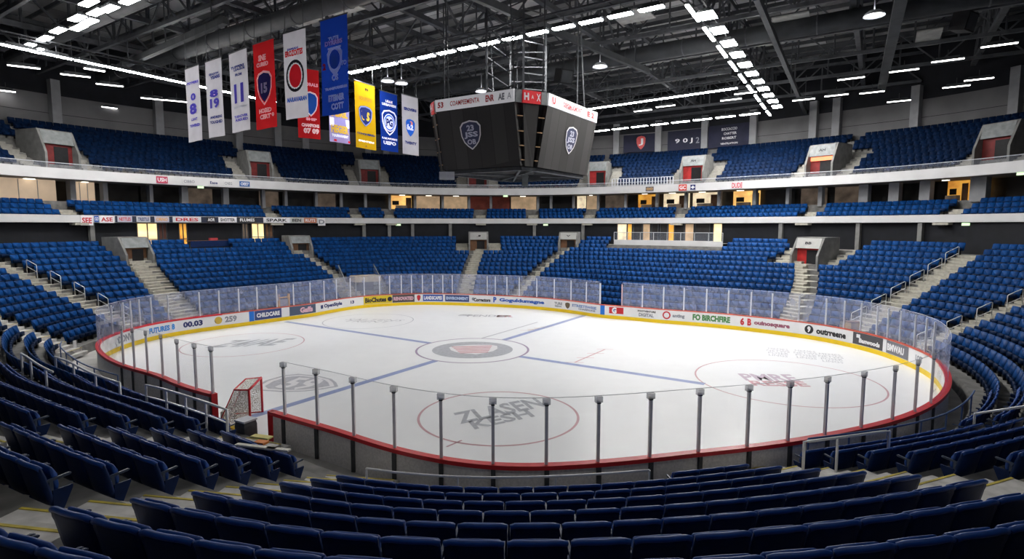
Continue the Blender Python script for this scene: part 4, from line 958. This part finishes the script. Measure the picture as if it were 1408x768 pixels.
def banner(uL, uR, vL, vR, vB, col, label, texts=(), shapes=()):
    a, b = px3(uL, vL, ZB), px3(uR, vR, ZB); bot = at_y(uL, vB, a.y); h = ZB - bot[2]; W = (b - a).length; d = (b - a).normalized(); n = Vector((d.y, -d.x, 0))
    ph = random.uniform(0, 6)
    def f(x, y, off=0.0): return a + d * (x + W / 2) + Vector((0, 0, -(h - y))) + n * (.035 * math.sin(3.2 * x + ph + y * .5) * (1 - y / h) + off)
    mb = MB(); nx, ny = 8, 10
    mb.add([f(-W / 2 + W * i / nx, h * j / ny) for j in range(ny + 1) for i in range(nx + 1)], [(j * (nx + 1) + i, j * (nx + 1) + i + 1, (j + 1) * (nx + 1) + i + 1, (j + 1) * (nx + 1) + i) for j in range(ny) for i in range(nx)])
    o = mb.build('hanging_banner', cloth_mat(col), smooth=True); tag(o, label, 'banner')
    mb = MB(); mb.tube([a - d * .05 + Vector((0, 0, .02)), b + d * .05 + Vector((0, 0, .02))], .035, 6); mb.build('rod', M_DSTEEL, o)
    for s in (.1, .9):
        q = a.lerp(b, s); mb = MB(); mb.bar(q, q + Vector((0, 0, 2.5)), .025); mb.build('wire', M_DSTEEL, o)
    F = lambda x, y: f(x, y, .02); F2 = lambda x, y: f(x, y, .032)
    for (txt, cx, cy, w, hh, m) in texts:
        mb = MB(); text_on(mb, txt, F2, cx * W, cy * h, w * W, hh * h, .055); mb.build('lettering', dye(m), o)
    for (kind, cx, cy, w, hh, m) in shapes:
        mb = MB(); cx *= W; cy *= h; w *= W; hh *= h
        if kind == 'shield': shape_on(mb, shield(cx, cy, w, hh), F)
        if kind == 'edge': ring2d(mb, shield(cx, cy, w, hh), shield(cx, cy, w * .88, hh * .88), F2)
        if kind == 'disc': shape_on(mb, disc(cx, cy, w / 2, hh / 2), F)
        if kind == 'disc2': shape_on(mb, disc(cx, cy, w / 2, hh / 2), F2)
        if kind == 'ring': ring2d(mb, disc(cx, cy, w / 2, hh / 2), disc(cx, cy, w * .41, hh * .41), F2)
        if kind == 'dots':
            for k in range(20):
                a_ = 2 * PI * k / 20; shape_on(mb, disc(cx + w / 2 * math.cos(a_), cy + hh / 2 * math.sin(a_), .05, .05, 6), F2)
        if kind == 'box': shape_on(mb, [(cx - w / 2, cy - hh / 2), (cx + w / 2, cy - hh / 2), (cx + w / 2, cy + hh / 2), (cx - w / 2, cy + hh / 2)], F)
        mb.build('emblem', dye(m), o)
    return o
WC = (.30, .295, .32); RC = (.25, .009, .011); BC = (.005, .020, .15); YC = (.31, .185, .006)
banner(254, 273, 96, 89, 196, WC, 'white hanging banner at the left end of the row, purple number eight', [('PSTPERS', .05, .79, .8, .035, I_PURP), ('0', .05, .60, .36, .10, I_PURP), ('8', 0, .44, .52, .15, I_PURP), ('L.E.AT', .05, .30, .45, .035, I_PURP), ('TOWERED', .05, .215, .74, .04, I_PURP)])
banner(282, 304, 86, 78.5, 190, WC, 'white hanging banner, second from the left, with purple number nineteen', [('SEASON', .03, .82, .6, .03, I_NAVY), ('YEARS', .1, .775, .6, .045, I_NAVY), ('8', -.02, .57, .5, .10, I_PURP), ('19', 0, .44, .54, .13, I_PURP), ('ANDREAS', .05, .26, .7, .035, I_NAVY), ('TOUGHED', .05, .195, .72, .04, I_NAVY)], [('disc2', .02, .56, .14, .05, I_PINK)])
banner(314.5, 339, 75, 65.5, 183, WC, 'white hanging banner, third from the left, with purple number eleven', [('TUPPERS', -.02, .81, .74, .035, I_NAVY), ('LEAGUE', .08, .775, .6, .03, I_NAVY), ('FROM', .02, .71, .36, .035, I_NAVY), ('11', 0, .48, .52, .24, I_PURP), ('2014 Winter', .05, .31, .76, .03, I_GREY), ('TURNOVER', .05, .19, .76, .035, I_PURP), ('PURSUED', .08, .145, .7, .035, I_PURP)])
banner(347.5, 376, 62, 52.5, 179, RC, 'red hanging banner with white lettering and navy shield crest', [('SNE', -.05, .82, .36, .07, I_WHT), ('CURED', -.05, .745, .56, .05, I_WHT), ('15', 0, .47, .3, .12, ink(.3, .3, .5)), ('HOSED', 0, .21, .62, .055, I_WHT), ('CERT', 0, .14, .56, .055, I_WHT), ('0', .36, .15, .1, .045, I_WHT)], [('shield', 0, .48, .62, .34, I_NAVY), ('edge', 0, .47, .72, .40, I_WHT)])
banner(389, 420, 47, 38, 165, WC, 'white hanging banner with a red disc in a black dotted ring', [('JAMAH', -.08, .80, .5, .035, I_PURP), ('EROZOITES', -.02, .755, .78, .07, I_RED), ('MARAVARAN', .05, .22, .84, .055, I_BLUE)], [('disc', 0, .49, .52, .27, I_RED), ('ring', 0, .49, .78, .37, I_BLK), ('dots', 0, .49, .66, .31, I_BLK)])
banner(440, 477, 29.5, 18.5, 160, BC, 'tall blue hanging banner with white cup emblem, largest of the row', [('TUTS', 0, .79, .4, .035, I_WHT), ('DYRRBS', 0, .745, .66, .05, I_PINK), ('2', -.38, .515, .12, .07, I_RED), ('TO', .36, .515, .2, .05, I_WHT), ('OS', .02, .385, .26, .07, I_WHT), ('TRANSFORMERIES', .05, .275, .86, .03, I_WHT), ('ETERNER', .05, .175, .62, .07, I_WHT), ('COTT', .08, .085, .5, .07, I_WHT)], [('box', .02, .69, .5, .02, I_WHT), ('shield', .02, .55, .58, .30, I_WHT), ('disc2', .02, .57, .42, .20, ink(.05, .12, .40)), ('box', .02, .55, .12, .1, I_GOLD)])
banner(451, 479, 100, 108, 194, (.22, .20, .38), 'multicoloured hanging banner half hidden behind the tall blue banner', [('ABRIL', 0, .44, .8, .12, I_GOLD), ('HEGIER', 0, .20, .85, .12, I_GOLD), ('TOURNAMENT', 0, .10, .8, .04, I_WHT)], [('box', 0, .30, .96, .12, I_WHT), ('box', .1, .03, .8, .03, I_RED)])
banner(407, 438, 92, 97, 189, RC, 'red hanging banner behind the white ring crest banner', [('CORALS', .1, .78, .7, .05, I_PINK), ('CHAMPIONS', .05, .19, .8, .05, I_WHT), ('07 09', .08, .11, .7, .08, I_WHT), ('SHIP', .1, .28, .5, .04, I_PINK)], [('shield', .08, .50, .62, .32, I_BLUE), ('edge', .08, .50, .68, .36, I_WHT)])
banner(487, 515, 110, 119, 202, YC, 'yellow hanging banner with navy shield crest', [('N', .08, .91, .16, .04, I_BLK), ('SOUPERS', 0, .76, .62, .06, ink(.25, .15, .03)), ('US', 0, .50, .4, .14, I_GOLD), ('CONQUERED', 0, .22, .9, .035, I_NAVY), ('SPRINTERS', 0, .11, .8, .03, I_WHT), ('A', .0, .04, .1, .03, I_BRN)], [('shield', 0, .50, .68, .32, I_NAVY), ('edge', 0, .50, .66, .31, ink(.2, .25, .5))])
banner(522, 546, 124, 131, 206, BC, 'blue hanging banner with white round crest', [('LILLE', 0, .85, .4, .04, I_WHT), ('URBANISM', 0, .79, .8, .045, I_WHT), ('PG', 0, .49, .36, .14, I_NAVY), ('RAILWORKS', 0, .215, .86, .035, I_WHT), ('UEFO', 0, .14, .7, .06, I_WHT)], [('disc', 0, .49, .62, .30, I_WHT), ('edge', 0, .49, .84, .44, I_WHT), ('ring', 0, .49, .56, .27, I_BLUE)])
banner(552, 574.5, 129, 135, 211, WC, 'white hanging banner at the right end of the row with small blue crest', [('EROVERS', 0, .77, .76, .05, I_NAVY), ('82', -.02, .47, .4, .10, I_WHT), ('TWENTY', 0, .20, .74, .05, I_NAVY)], [('shield', 0, .46, .56, .30, I_BLUE), ('disc2', .05, .54, .2, .07, ink(.6, .2, .15))])
# dark banners on the far wall
def wall_banner(u0, u1, z0, z1, label, texts=(), shapes=(), col=(.018, .02, .045)):
    rf = lambda t: RW(t) - .08; t0, t1 = theta_at(u0, rf, 18, -4, 175), theta_at(u1, rf, 18, -4, 175); tm = (t0 + t1) / 2; a, b = PT(t0, rf(t0)), PT(t1, rf(t1)); W = (b - a).length; d = (b - a).normalized(); n = inward(tm)
    f = lambda off: (lambda x, y: a + d * (x + W / 2) + n * (.30 + off) + Vector((0, 0, z0 + y)))
    mb = MB(); g = f(0); mb.prism([g(-W / 2, 0), g(W / 2, 0), g(W / 2, z1 - z0), g(-W / 2, z1 - z0)], -n * .05); o = mb.build('wall_banner', mat('dark_cloth', col, .8, .2, 1)); tag(o, label, 'banner')
    for (txt, cx, cy, w, h, m) in texts: mb = MB(); text_on(mb, txt, f(.02), cx * W, cy * (z1 - z0), w * W, h * (z1 - z0), .02); mb.build('lettering', m, o)
    for (k, cx, cy, w, h, m) in shapes: mb = MB(); shape_on(mb, shield(cx * W, cy * (z1 - z0), w * W, h * (z1 - z0)), f(.01)); mb.build('emblem', m, o)
I_LRED = ink(.60, .08, .08)
wall_banner(858, 902, 16.9, 19.1, 'dark wall banner with a red crest beside the scoreboard', [('J', .05, .56, .14, .4, I_WHT)], [('shield', .05, .52, .28, .78, I_LRED)])
wall_banner(919, 967, 16.75, 19.15, 'dark wall banner with pale digits in the middle of three', [('9 0 J', -.03, .45, .5, .28, I_WHT), ('2', .36, .45, .1, .3, I_GREY)])
wall_banner(975, 1034, 16.7, 19.3, 'dark navy wall banner with four stacked lines of pale lettering', [('BOCCACCIO', 0, .80, .36, .12, I_WHT), ('CHATTER', .02, .60, .3, .11, I_WHT), ('ROBERT', 0, .40, .33, .11, I_WHT), ('VENTILATION', 0, .16, .40, .08, I_WHT)], col=(.022, .022, .055))
# ================================================================== SIGNS ON THE BALCONY FRONTS
def fascia_sign(u0, u1, z0, z1, rf, label, txt='', fg=I_WHT, bg=None, name='balcony_sign', hang=0, tw=.8, th=.6):
    zz = (z0 + z1) / 2; t0, t1 = theta_at(u0, rf, zz, -10, 176), theta_at(u1, rf, zz, -10, 176); a, b = PT(t0, rf(t0) - .04), PT(t1, rf(t1) - .04); W = (b - a).length; d = (b - a).normalized(); n = inward((t0 + t1) / 2)
    f = lambda off: (lambda x, y: a + d * (x + W / 2) + n * off + Vector((0, 0, z0 + y)))
    mb = MB(); g = f(.03); mb.prism([g(-W / 2, -hang), g(W / 2, -hang), g(W / 2, z1 - z0), g(-W / 2, z1 - z0)], -n * .025); o = mb.build(name, bg or M_FASC); tag(o, label, 'sign')
    if txt: mb = MB(); text_on(mb, txt, f(.04), 0, (z1 - z0 - hang) / 2, W * tw, (z1 - z0 + hang) * th, .03); mb.build('lettering', fg, o)
    return o
rUF = lambda t: U(t); rLF = lambda t: U(t) - 1.2
fascia_sign(214.5, 230, 11.30, 11.90, rUF, 'red sign with white letters on the upper balcony front at left', 'USH', I_WHT, ink(.45, .03, .08))
fascia_sign(250, 269, 11.35, 11.80, rUF, 'white balcony sign with dark outlined word, right of the red sign', 'CIBBO', I_GREY)
fascia_sign(287, 300, 11.35, 11.80, rUF, 'white balcony sign reading Ease in dark letters', 'Ease', I_NAVY)
fascia_sign(307, 320, 11.35, 11.80, rUF, 'white balcony sign with grey thin letters', 'CNEG', I_GREY)
fascia_sign(329, 343, 11.35, 11.85, rUF, 'blue and white balcony sign at the right end of the left group', 'OEE7', I_WHT, ink(.03, .12, .36))
fascia_sign(888, 899, 11.35, 11.85, rUF, 'small dark balcony sign with brown rings right of the scoreboard', '00', ink(.5, .3, .1), ink(.12, .11, .12))
fascia_sign(933.5, 944.5, 11.28, 11.95, rUF, 'red balcony sign with white letters below the tall red door portal', 'GC', I_WHT, ink(.6, .06, .04)); fascia_sign(949.5, 956.5, 11.32, 11.88, rUF, 'small navy square balcony sign beside the red one', '+', I_WHT, I_NAVY)
fascia_sign(1006.5, 1021.5, 11.28, 11.90, rUF, 'white balcony sign with red letters at right', 'DUDE', ink(.55, .04, .08), tw=.95, th=.85)
for i, (u0, u1, txt, fg, bg, hang, lab) in enumerate(((110, 127, 'SEE', I_RED, I_WHT, .28, 'white hanging flag with red letters, first of the lower balcony row'), (129, 135, 'GO', I_WHT, I_BLUE, 0, 'tiny blue and white sign between the two white flags'), (136, 156, 'ASE', I_RED, I_WHT, .08, 'white flag with red letters, second large one on the lower balcony'), (161, 181, 'NETTLES', I_RED, ink(.5, .52, .62), 0, 'grey sign with red and navy wording on dark balcony band'), (187, 206, 'TRESTLE', I_NAVY, ink(.55, .56, .62), 0, 'grey sign with navy wording on dark balcony band'), (212, 232, 'ORNO', ink(.75, .35, .05), ink(.5, .5, .6), 0, 'sign with orange block letters on dark balcony band'), (237, 276, 'DRES', I_RED, ink(.62, .66, .70), 0, 'long white sign with pinkish red letters on the lower balcony'), (284, 296, 'AOR', I_WHT, I_BLK, 0, 'small black sign with pale letters on the lower balcony'), (300, 325, 'SHOTTER', I_BLK, I_WHT, 0, 'white sign with black word in the dark balcony band'), (327, 352, 'FLUMES', I_WHT, I_BLK, 0, 'black sign with white word on the lower balcony'), (362, 398, 'SPARK', I_BLK, I_WHT, 0, 'long white sign with black bold word on the lower balcony'), (400, 415, 'BEN', I_BLK, ink(.5, .52, .5), 0, 'grey sign with dark letters right of the long white one'), (418, 435, 'RUTS', I_WHT, ink(.55, .18, .08), 0, 'orange red sign with pale letters on the lower balcony'), (437, 447, 'D', I_GREY, I_WHT, .3, 'white hanging flag at the right end of the lower balcony row'))):
    fascia_sign(u0, u1, ZLF0 + .04, ZLF1 - .04, rLF, lab, txt, fg, bg, hang=hang)
t0, t1 = theta_at(158, rLF, 8, -10, 176), theta_at(362, rLF, 8, -10, 176)
mb = MB(); mb.sweep(arange(t0, t1, 1), [lambda t: (rLF(t) - .015, ZLF0 + .01), lambda t: (rLF(t) - .015, ZLF1 - .03)]); tag(mb.build('balcony_band', mat('band_dark', (.02, .025, .05), .6)), 'dark navy band along the lower balcony front behind the small signs', 'band')
for i, (u, v) in enumerate(((548, 309), (752 - 2, 309), (1325, 307), (1395, 236), (280, 240), (695, 270))):
    rf = rLF if v > 290 else rUF; t = theta_at(min(u, 1400), rf, 8, -8, 176); z = 7.6 if v > 290 else 11.12; mb = MB(); mb.box(PT(t, rf(t) + .25, z), (.1, .55, .2), Matrix.Rotation(math.radians(t), 3, 'Z'))
    tag(mb.build('exit_sign', mat('exit_glow', (.55, .8, .45), .5, emit=.6)), ['pale green exit sign under the lower balcony, left of centre', 'pale green exit sign under the lower balcony, near centre', 'green exit sign under the lower balcony at right', 'green exit sign under the upper balcony at far right', 'green exit sign under the upper balcony at left', 'green exit sign under the upper balcony near centre'][i], 'sign')
# ------------------------------------------------------------------ balcony box at the back of the right lower stand
t0, t1 = theta_at(844, lambda t: RB(t) - .9, 5.6, 10, 80), theta_at(993, lambda t: RB(t) - .9, 5.6, 10, 80)
e = empty('balcony_box', 'white fronted viewing balcony with glass rail above the right lower seats', 'balcony', (0, 0, 0)); tt = arange(t0, t1, 1)
mb = MB(); mb.sweep(tt, [lambda t: (RB(t) - .9, 5.30), lambda t: (RB(t) - .9, 5.95), lambda t: (RB(t) - .75, 5.95), lambda t: (RB(t) - .75, 5.30)]); mb.build('front_ledge', M_FASC, e)
mb = MB(); mb.sweep(tt, [lambda t: (RB(t) - .75, 5.7), lambda t: (RB(t) + 1.4, 5.7)]); mb.build('balcony_floor', M_TREAD, e)
mb = MB(); mb.sweep(tt, [lambda t: (RB(t) - .82, 5.95), lambda t: (RB(t) - .82, 6.75)]); mb.build('balcony_glass', M_RAILG, e)
mb = MB(); mb.tube([PT(t, RB(t) - .82, 6.77) for t in tt], .03, 5); mb.build('top_bar', M_STEEL, e)
for f in np.linspace(0, 1, 9):
    t = t0 + (t1 - t0) * f; mb = MB(); mb.bar(PT(t, RB(t) - .82, 5.9), PT(t, RB(t) - .82, 6.76), .05); mb.build('rail_post', M_STEEL, e)
# press desk at left
tp = theta_at(290, lambda t: RB(t) + .3, 6, 60, 176); L = local(tp, RB(tp) + .4, zt(13)); R = Matrix.Rotation(math.radians(tp - 90), 3, 'Z')
e = empty('press_desk', 'long desk under a dark blue cloth at the top of the left stand', 'desk', (0, 0, 0)); mb = MB(); mb.box(L(0, 0, .72), (4.0, .7, .06), R); mb.build('desk_top', M_WOOD, e)
mb = MB(); mb.box(L(0, -.37, .45), (3.9, .03, .55), R); mb.build('desk_cloth', M_NAVY, e)
for s in (-1.8, 1.8): mb = MB(); mb.bar(L(s, 0, 0), L(s, 0, .7), .07); mb.build('leg', M_DSTEEL, e)
mb = MB(); mb.box(L(.3, .05, .86), (.7, .3, .22), R); tag(mb.build('equipment_case', ink(.4, .04, .05)), 'red equipment case lying on the blue covered desk', 'case')
# ================================================================== HANDRAILS
def rail(pts, label, r=.03, posts=(), mid=None, m=M_RAIL, drop=.95):
    mb = MB(); mb.tube(pts, r, 8); o = mb.build('handrail', m, smooth=True); tag(o, label, 'handrail')
    for i in posts:
        q = Vector(pts[i]); mb = MB(); mb.tube([q, q - Vector((0, 0, drop))], r * .9, 6); mb.build('rail_post', m, o)
    if mid:
        mb = MB(); mb.tube([Vector(p) - Vector((0, 0, mid)) for p in pts], r * .8, 6); mb.build('mid_rail', m, o)
    return o
def hoop(t, k, label, h=.95, span=.75, dt=0.0, m=M_RAIL, r=.024):            # short stair rail standing on two treads
    a = PT(t, rk(t, k) - .3, zt(k)); b = PT(t + dt, rk(t + dt, k + span) - .3, zt(k + span))
    up = Vector((0, 0, h)); mb = MB(); mb.tube([a, a + up * .97, a + up + (b - a) * .06, b + up - (b - a) * .06, b + up * .97, b], r, 7); o = mb.build('handrail', m, smooth=True); tag(o, label, 'handrail')
    mb = MB(); mb.tube([a + up * .5, b + up * .5], r * .8, 6); mb.build('mid_rail', m, o); return o
for i, k in enumerate((0, 2, 4, 6, 8)): hoop(ais_t(AIS[6], k) + .2, k, f'steel hoop rail in the right corner aisle, {ordw(i + 1)} up from the walkway', span=1.0)
for i, k in enumerate((1, 3, 5, 7, 9, 11)): hoop(ais_t(AIS[5], k) + 1.4, k, f'steel hoop rail on the far right stand edge, {ordw(i + 1)} up from the glass', span=1.2)
for i, k in enumerate((1, 3, 5, 7, 9)): hoop(ais_t(AIS[7], k) - 1.3, k, f'steel hoop rail on the far left aisle, {ordw(i + 1)} up from the walkway', span=1.0)
zr = lambda t, k, h: PT(t, rk(t, k) - .25, zt(k) + h)
rail([zr(t, 2.6, 1.1) for t in arange(-146, -134, 2)], 'short steel rail among the left seats, nearest the left edge', posts=(0, 2, 5), r=.042)
rail([zr(-149, 1.3, .2)] + [zr(t, 1.3, 1.15) for t in arange(-149, -130, 2)] + [zr(-130, 1.3, .1)], 'long steel guard rail among the left seats, upper one', posts=(4, 8), r=.042)
rail([zr(-129.5, .62, .1)] + [zr(t, .62, 1.2) for t in arange(-129.5, -113.5, 2)] + [zr(-113.5, .62, .0)], 'long steel guard rail running down to the goal gate', posts=(3, 5, 7), mid=.42, r=.042)
rail([zr(t, 1.2, .82) for t in arange(-95.5, -77, 2)], 'low silver rail along the front of the middle block', posts=(0, 3, 6, 9), drop=.8)
t = -64.6
rail([zr(-65.6, 1.3, .0), zr(-65.6, 1.3, 1.1)] + [zr(q, 1.3 + (q + 65.6) * .1, 1.1) for q in arange(-65.3, -60.6, 1)] + [zr(-60.2, 1.9, 1.1), zr(-60.2, 1.9, .0)], 'tall steel guard rail at the foot of the right stepped aisle', posts=(4,), r=.036)
rail([zr(-47.2, 1.0, .5)] + [zr(-47.2 + .05 * i, 1.0 + .8 * i, .98) for i in range(4)], 'steel stair rail at the right edge between seat blocks', posts=(0, 3), r=.036)
rail([zr(t, -.35, 1.0) for t in arange(-60, -34, 2)], 'blue topped front rail beside the right walkway', posts=tuple(range(0, 13, 2)), m=mat('blue_rail', (.10, .16, .32), .4))
rail([zr(t, -.35, .9) for t in arange(-146, -172, 2)], 'dark front rail beside the left walkway', posts=tuple(range(0, 13, 3)), m=mat('blue_rail', (.10, .16, .32), .4))
# ================================================================== GOAL AND THE THINGS AROUND THE GATE
A, B = at_z(361, 566, 0), at_z(346, 585, 0); A, B = Vector((A[0], A[1], 0)), Vector((B[0], B[1], 0)); fw = (B - A).normalized(); B = A + fw * 1.75; bk = Vector((-abs(fw.y), 0, 0)); bk = Vector((fw.y, -fw.x, 0)); bk = bk if bk.x < 0 else -bk
GH = 1.42; up = Vector((0, 0, GH))
e = empty('hockey_goal', 'red framed hockey goal with white netting standing in the open gate', 'goal', (0, 0, 0))
mb = MB(); mb.tube([A, A + up], .045, 10); mb.build('goal_post', M_RED, e, True); mb = MB(); mb.tube([B, B + up], .045, 10); mb.build('goal_post', M_RED, e, True)
mb = MB(); mb.tube([A + up, B + up], .045, 10); mb.build('crossbar', M_RED, e, True)
A2, B2 = A + bk * .55 + up + fw * .12, B + bk * .55 + up - fw * .12; A3, B3 = A + bk * 1.2 + fw * .1, B + bk * 1.2 - fw * .1
mb = MB(); mb.tube([A + up, A2, B2, B + up], .03, 8); mb.build('top_shelf_bar', M_RED, e, True)
mb = MB(); mb.tube([A, A3, B3, B], .035, 8); mb.build('base_frame', M_RED, e, True)
mb = MB(); mb.tube([A2, A3], .02, 6); mb.tube([B2, B3], .02, 6); mb.build('rear_stay', M_RED, e, True)
mb = MB(); mb.poly([A + up, B + up, B2, A2]); mb.poly([A2, B2, B3, A3]); mb.poly([A, A + up, A2, A3]); mb.poly([B, B + up, B2, B3]); mb.build('netting', M_NET, e)
mb = MB(); q = (A3 + B3) / 2; mb.box(q + bk * -.15 + Vector((0, 0, .3)), (.12, 1.2, .5), Matrix.Rotation(math.atan2(fw.y, fw.x) - PI / 2, 3, 'Z')); mb.build('skirt_pad', mat('white_canvas', (.62, .60, .55), .8, .1, 4), e)
gt = -121.5
def item(name, label, cat, t, r, z, d, m, rz=0.0, lid=None, tilt=0.0):
    mb = MB(); R = Matrix.Rotation(math.radians(t) + rz, 3, 'Z') @ Matrix.Rotation(tilt, 3, 'Y'); w, dd, h = d
    pts = [(-.5, -.5), (.5, -.5), (.5, .5), (-.5, .5)]
    vs = []
    for zf, s in ((0, .96), (.12, 1), (.85, 1), (1, .9)):
        for x, y in pts: vs.append(PT(t, r, z) + R @ Vector((x * w * s, y * dd * s, zf * h)))
    fs = [(3, 2, 1, 0), (12, 13, 14, 15)] + [(4 * i + j, 4 * i + (j + 1) % 4, 4 * i + 4 + (j + 1) % 4, 4 * i + 4 + j) for i in range(3) for j in range(4)]
    mb.add(vs, fs); o = mb.build(name, m); tag(o, label, cat)
    if lid: mb = MB(); mb.box(PT(t, r, z + h + .03), (w * 1.04, dd * 1.04, .06), R); mb.build('lid', lid, o)
    return o
rg = BOARD(gt)
item('kit_bag', 'dark red kit bag lying behind the goal', 'bag', -122.5, rg + .9, -.02, (.5, .9, .4), ink(.30, .02, .05))
item('waste_bin', 'dark grey bin standing right of the goal by the gate', 'bin', -117.6, rg + .75, -.02, (.5, .5, .85), M_DSTEEL, lid=M_GREYP)
item('storage_box', 'dark storage box behind the goal at the left side of the gate', 'box', -126.2, rg + 1.0, -.02, (.6, .8, .5), M_BLACK)
item('folded_mat', 'pale folded mat lying on the walkway left of the goal', 'mat', -130.5, rg + .75, -.02, (.8, 1.2, .12), mat('beige_mat', (.55, .49, .38), .8, .1, 4))
for i, (t, k, m, d, lab, nm, ct) in enumerate(((-107.5, .4, ink(.70, .22, .04), (.25, .35, .08), 'orange cloth lying over a front seat right of the gate', 'orange_cloth', 'cloth'), (-106.3, .7, ink(.70, .62, .20), (.22, .6, .05), 'yellow cloth lying over the front seats', 'yellow_cloth', 'cloth'), (-105.2, 1.2, ink(.66, .64, .55), (.14, 1.3, .05), 'long cream board lying across the front seats', 'cream_board', 'board'), (-103.4, 1.0, ink(.72, .70, .62), (.14, .7, .05), 'short cream board lying across the front seats', 'cream_board', 'board'))):
    item(nm, lab, ct, t, rk(t, k) + .05, zt(int(round(k))) + .86, d, m)
# far corner things seen through the glass
item('floor_mat', 'orange red mat on the walkway behind the right corner glass', 'mat', -2.5, BOARD(-2.5) + .9, -.02, (.9, 2.2, .35), mat('orange_mat', (.55, .20, .08), .7, .3, 4))
item('waste_bin', 'small dark bin behind the right corner glass', 'bin', -9, BOARD(-9) + .8, -.02, (.4, .4, .8), M_DSTEEL, lid=M_BLACK)
item('equipment_crate', 'tan crate standing by the rail at the right corner', 'crate', 3.5, BOARD(3.5) + .6, -.02, (.7, .6, 1.5), mat('tan_crate', (.42, .30, .12), .7, .2, 3), lid=M_WOOD)
tq = theta_at(390, lambda t: BOARD(t) + .8, 1, 100, 180)
L = local(tq, BOARD(tq) + .75, 0); R = Matrix.Rotation(math.radians(tq - 90), 3, 'Z')
e = empty('penalty_gate', 'orange and yellow framed gate behind the left far glass', 'gate', (0, 0, 0)); M_OR = mat('orange_frame', (.60, .32, .08), .6, .1, 4)
for x in (-.45, .45): mb = MB(); mb.box(L(x, 0, 1.0), (.14, .14, 2.0), R); mb.build('gate_post', M_OR, e)
mb = MB(); mb.box(L(0, 0, .95), (.78, .06, 1.3), R); mb.build('gate_panel', mat('grey_mesh_panel', (.25, .25, .28), .6, .2, 6), e); mb = MB(); mb.box(L(0, 0, 1.75), (.9, .08, .1), R); mb.build('top_bar', M_OR, e)
# glazed tunnel entrance with a beige canopy at the far left end
tq = theta_at(497, lambda t: rk(t, 1.5), 1.5, 100, 150); L = local(tq, rk(tq, 0) - .2, 0); R = Matrix.Rotation(math.radians(tq - 90), 3, 'Z')
e = empty('player_tunnel', 'glass sided players tunnel with beige canopy at the far end', 'tunnel', (0, 0, 0))
mb = MB(); mb.box(L(.3, .9, 2.45), (2.5, 1.8, .55), R); mb.build('canopy', mat('beige_canopy', (.42, .35, .24), .7, .1, 2), e)
mb = MB(); mb.box(L(.3, 1.4, 1.1), (1.9, .1, 2.2), R); mb.build('tunnel_back', M_BLACK, e)
for x in (-1.6, 1.9): mb = MB(); mb.prism([L(x, -.2, 0), L(x, 3.2, .8), L(x, 3.2, 3.6), L(x, -.2, 1.6)], L(.03, 0, 0) - L(0, 0, 0)); mb.build('side_glass', M_RAILG, e)
for x in (-1.6, 1.9): mb = MB(); mb.tube([L(x, -.2, 1.62), L(x, 3.2, 3.62)], .05, 6); mb.build('top_bar', M_PANEL, e)
for x in (-.9, 1.5): mb = MB(); mb.bar(L(x, 0, 0), L(x, 0, 2.2), .1); mb.build('canopy_post', M_PANEL, e)
t_ = -183; L = local(t_, rk(t_, 0) - 1.1, 0); R = Matrix.Rotation(math.radians(t_ - 90), 3, 'Z')
e = empty('aisle_gate', 'grey framed gate at the foot of the far left aisle', 'gate', (0, 0, 0))
for x in (-.8, .8): mb = MB(); mb.box(L(x, 0, .8), (.14, .14, 1.6), R); mb.build('gate_post', M_COL, e)
mb = MB(); mb.box(L(0, 0, 1.55), (1.8, .16, .2), R); mb.build('lintel', M_COL, e); mb = MB(); mb.box(L(0, .1, .6), (1.4, .05, 1.2), R); mb.build('gate_leaf', M_DSTEEL, e)
item('notice_board', 'small white notice by the walkway at the left end', 'notice', -176.5, BOARD(-176.5) + 1.9, .5, (.05, .25, .4), I_WHT)
# ================================================================== LIGHTING FILL, WORLD, CAMERA
w = bpy.data.worlds.new('World'); SC.world = w; w.use_nodes = True; w.node_tree.nodes['Background'].inputs['Color'].default_value = (.05, .055, .065, 1); w.node_tree.nodes['Background'].inputs['Strength'].default_value = .3
cam = bpy.data.cameras.new('camera'); co = bpy.data.objects.new('camera', cam); COL.objects.link(co); SC.camera = co
cam.sensor_fit = 'HORIZONTAL'; cam.sensor_width = 36; cam.lens = FPX / 1408 * 36; cam.clip_end = 400; cam.clip_start = .05
co.location = (0, 0, EYE); co.rotation_euler = (PI / 2 - PITCH, 0, 0)
SC.view_settings.view_transform = 'Standard'; SC.view_settings.look = 'None'; SC.view_settings.exposure = 1.17
SC.cycles.max_bounces = 8; SC.cycles.diffuse_bounces = 4; SC.cycles.glossy_bounces = 3; SC.cycles.transparent_max_bounces = 24; SC.cycles.sample_clamp_indirect = 6; SC.cycles.use_denoising = True
SC.cycles.use_light_tree = True; SC.cycles.caustics_reflective = False; SC.cycles.caustics_refractive = False
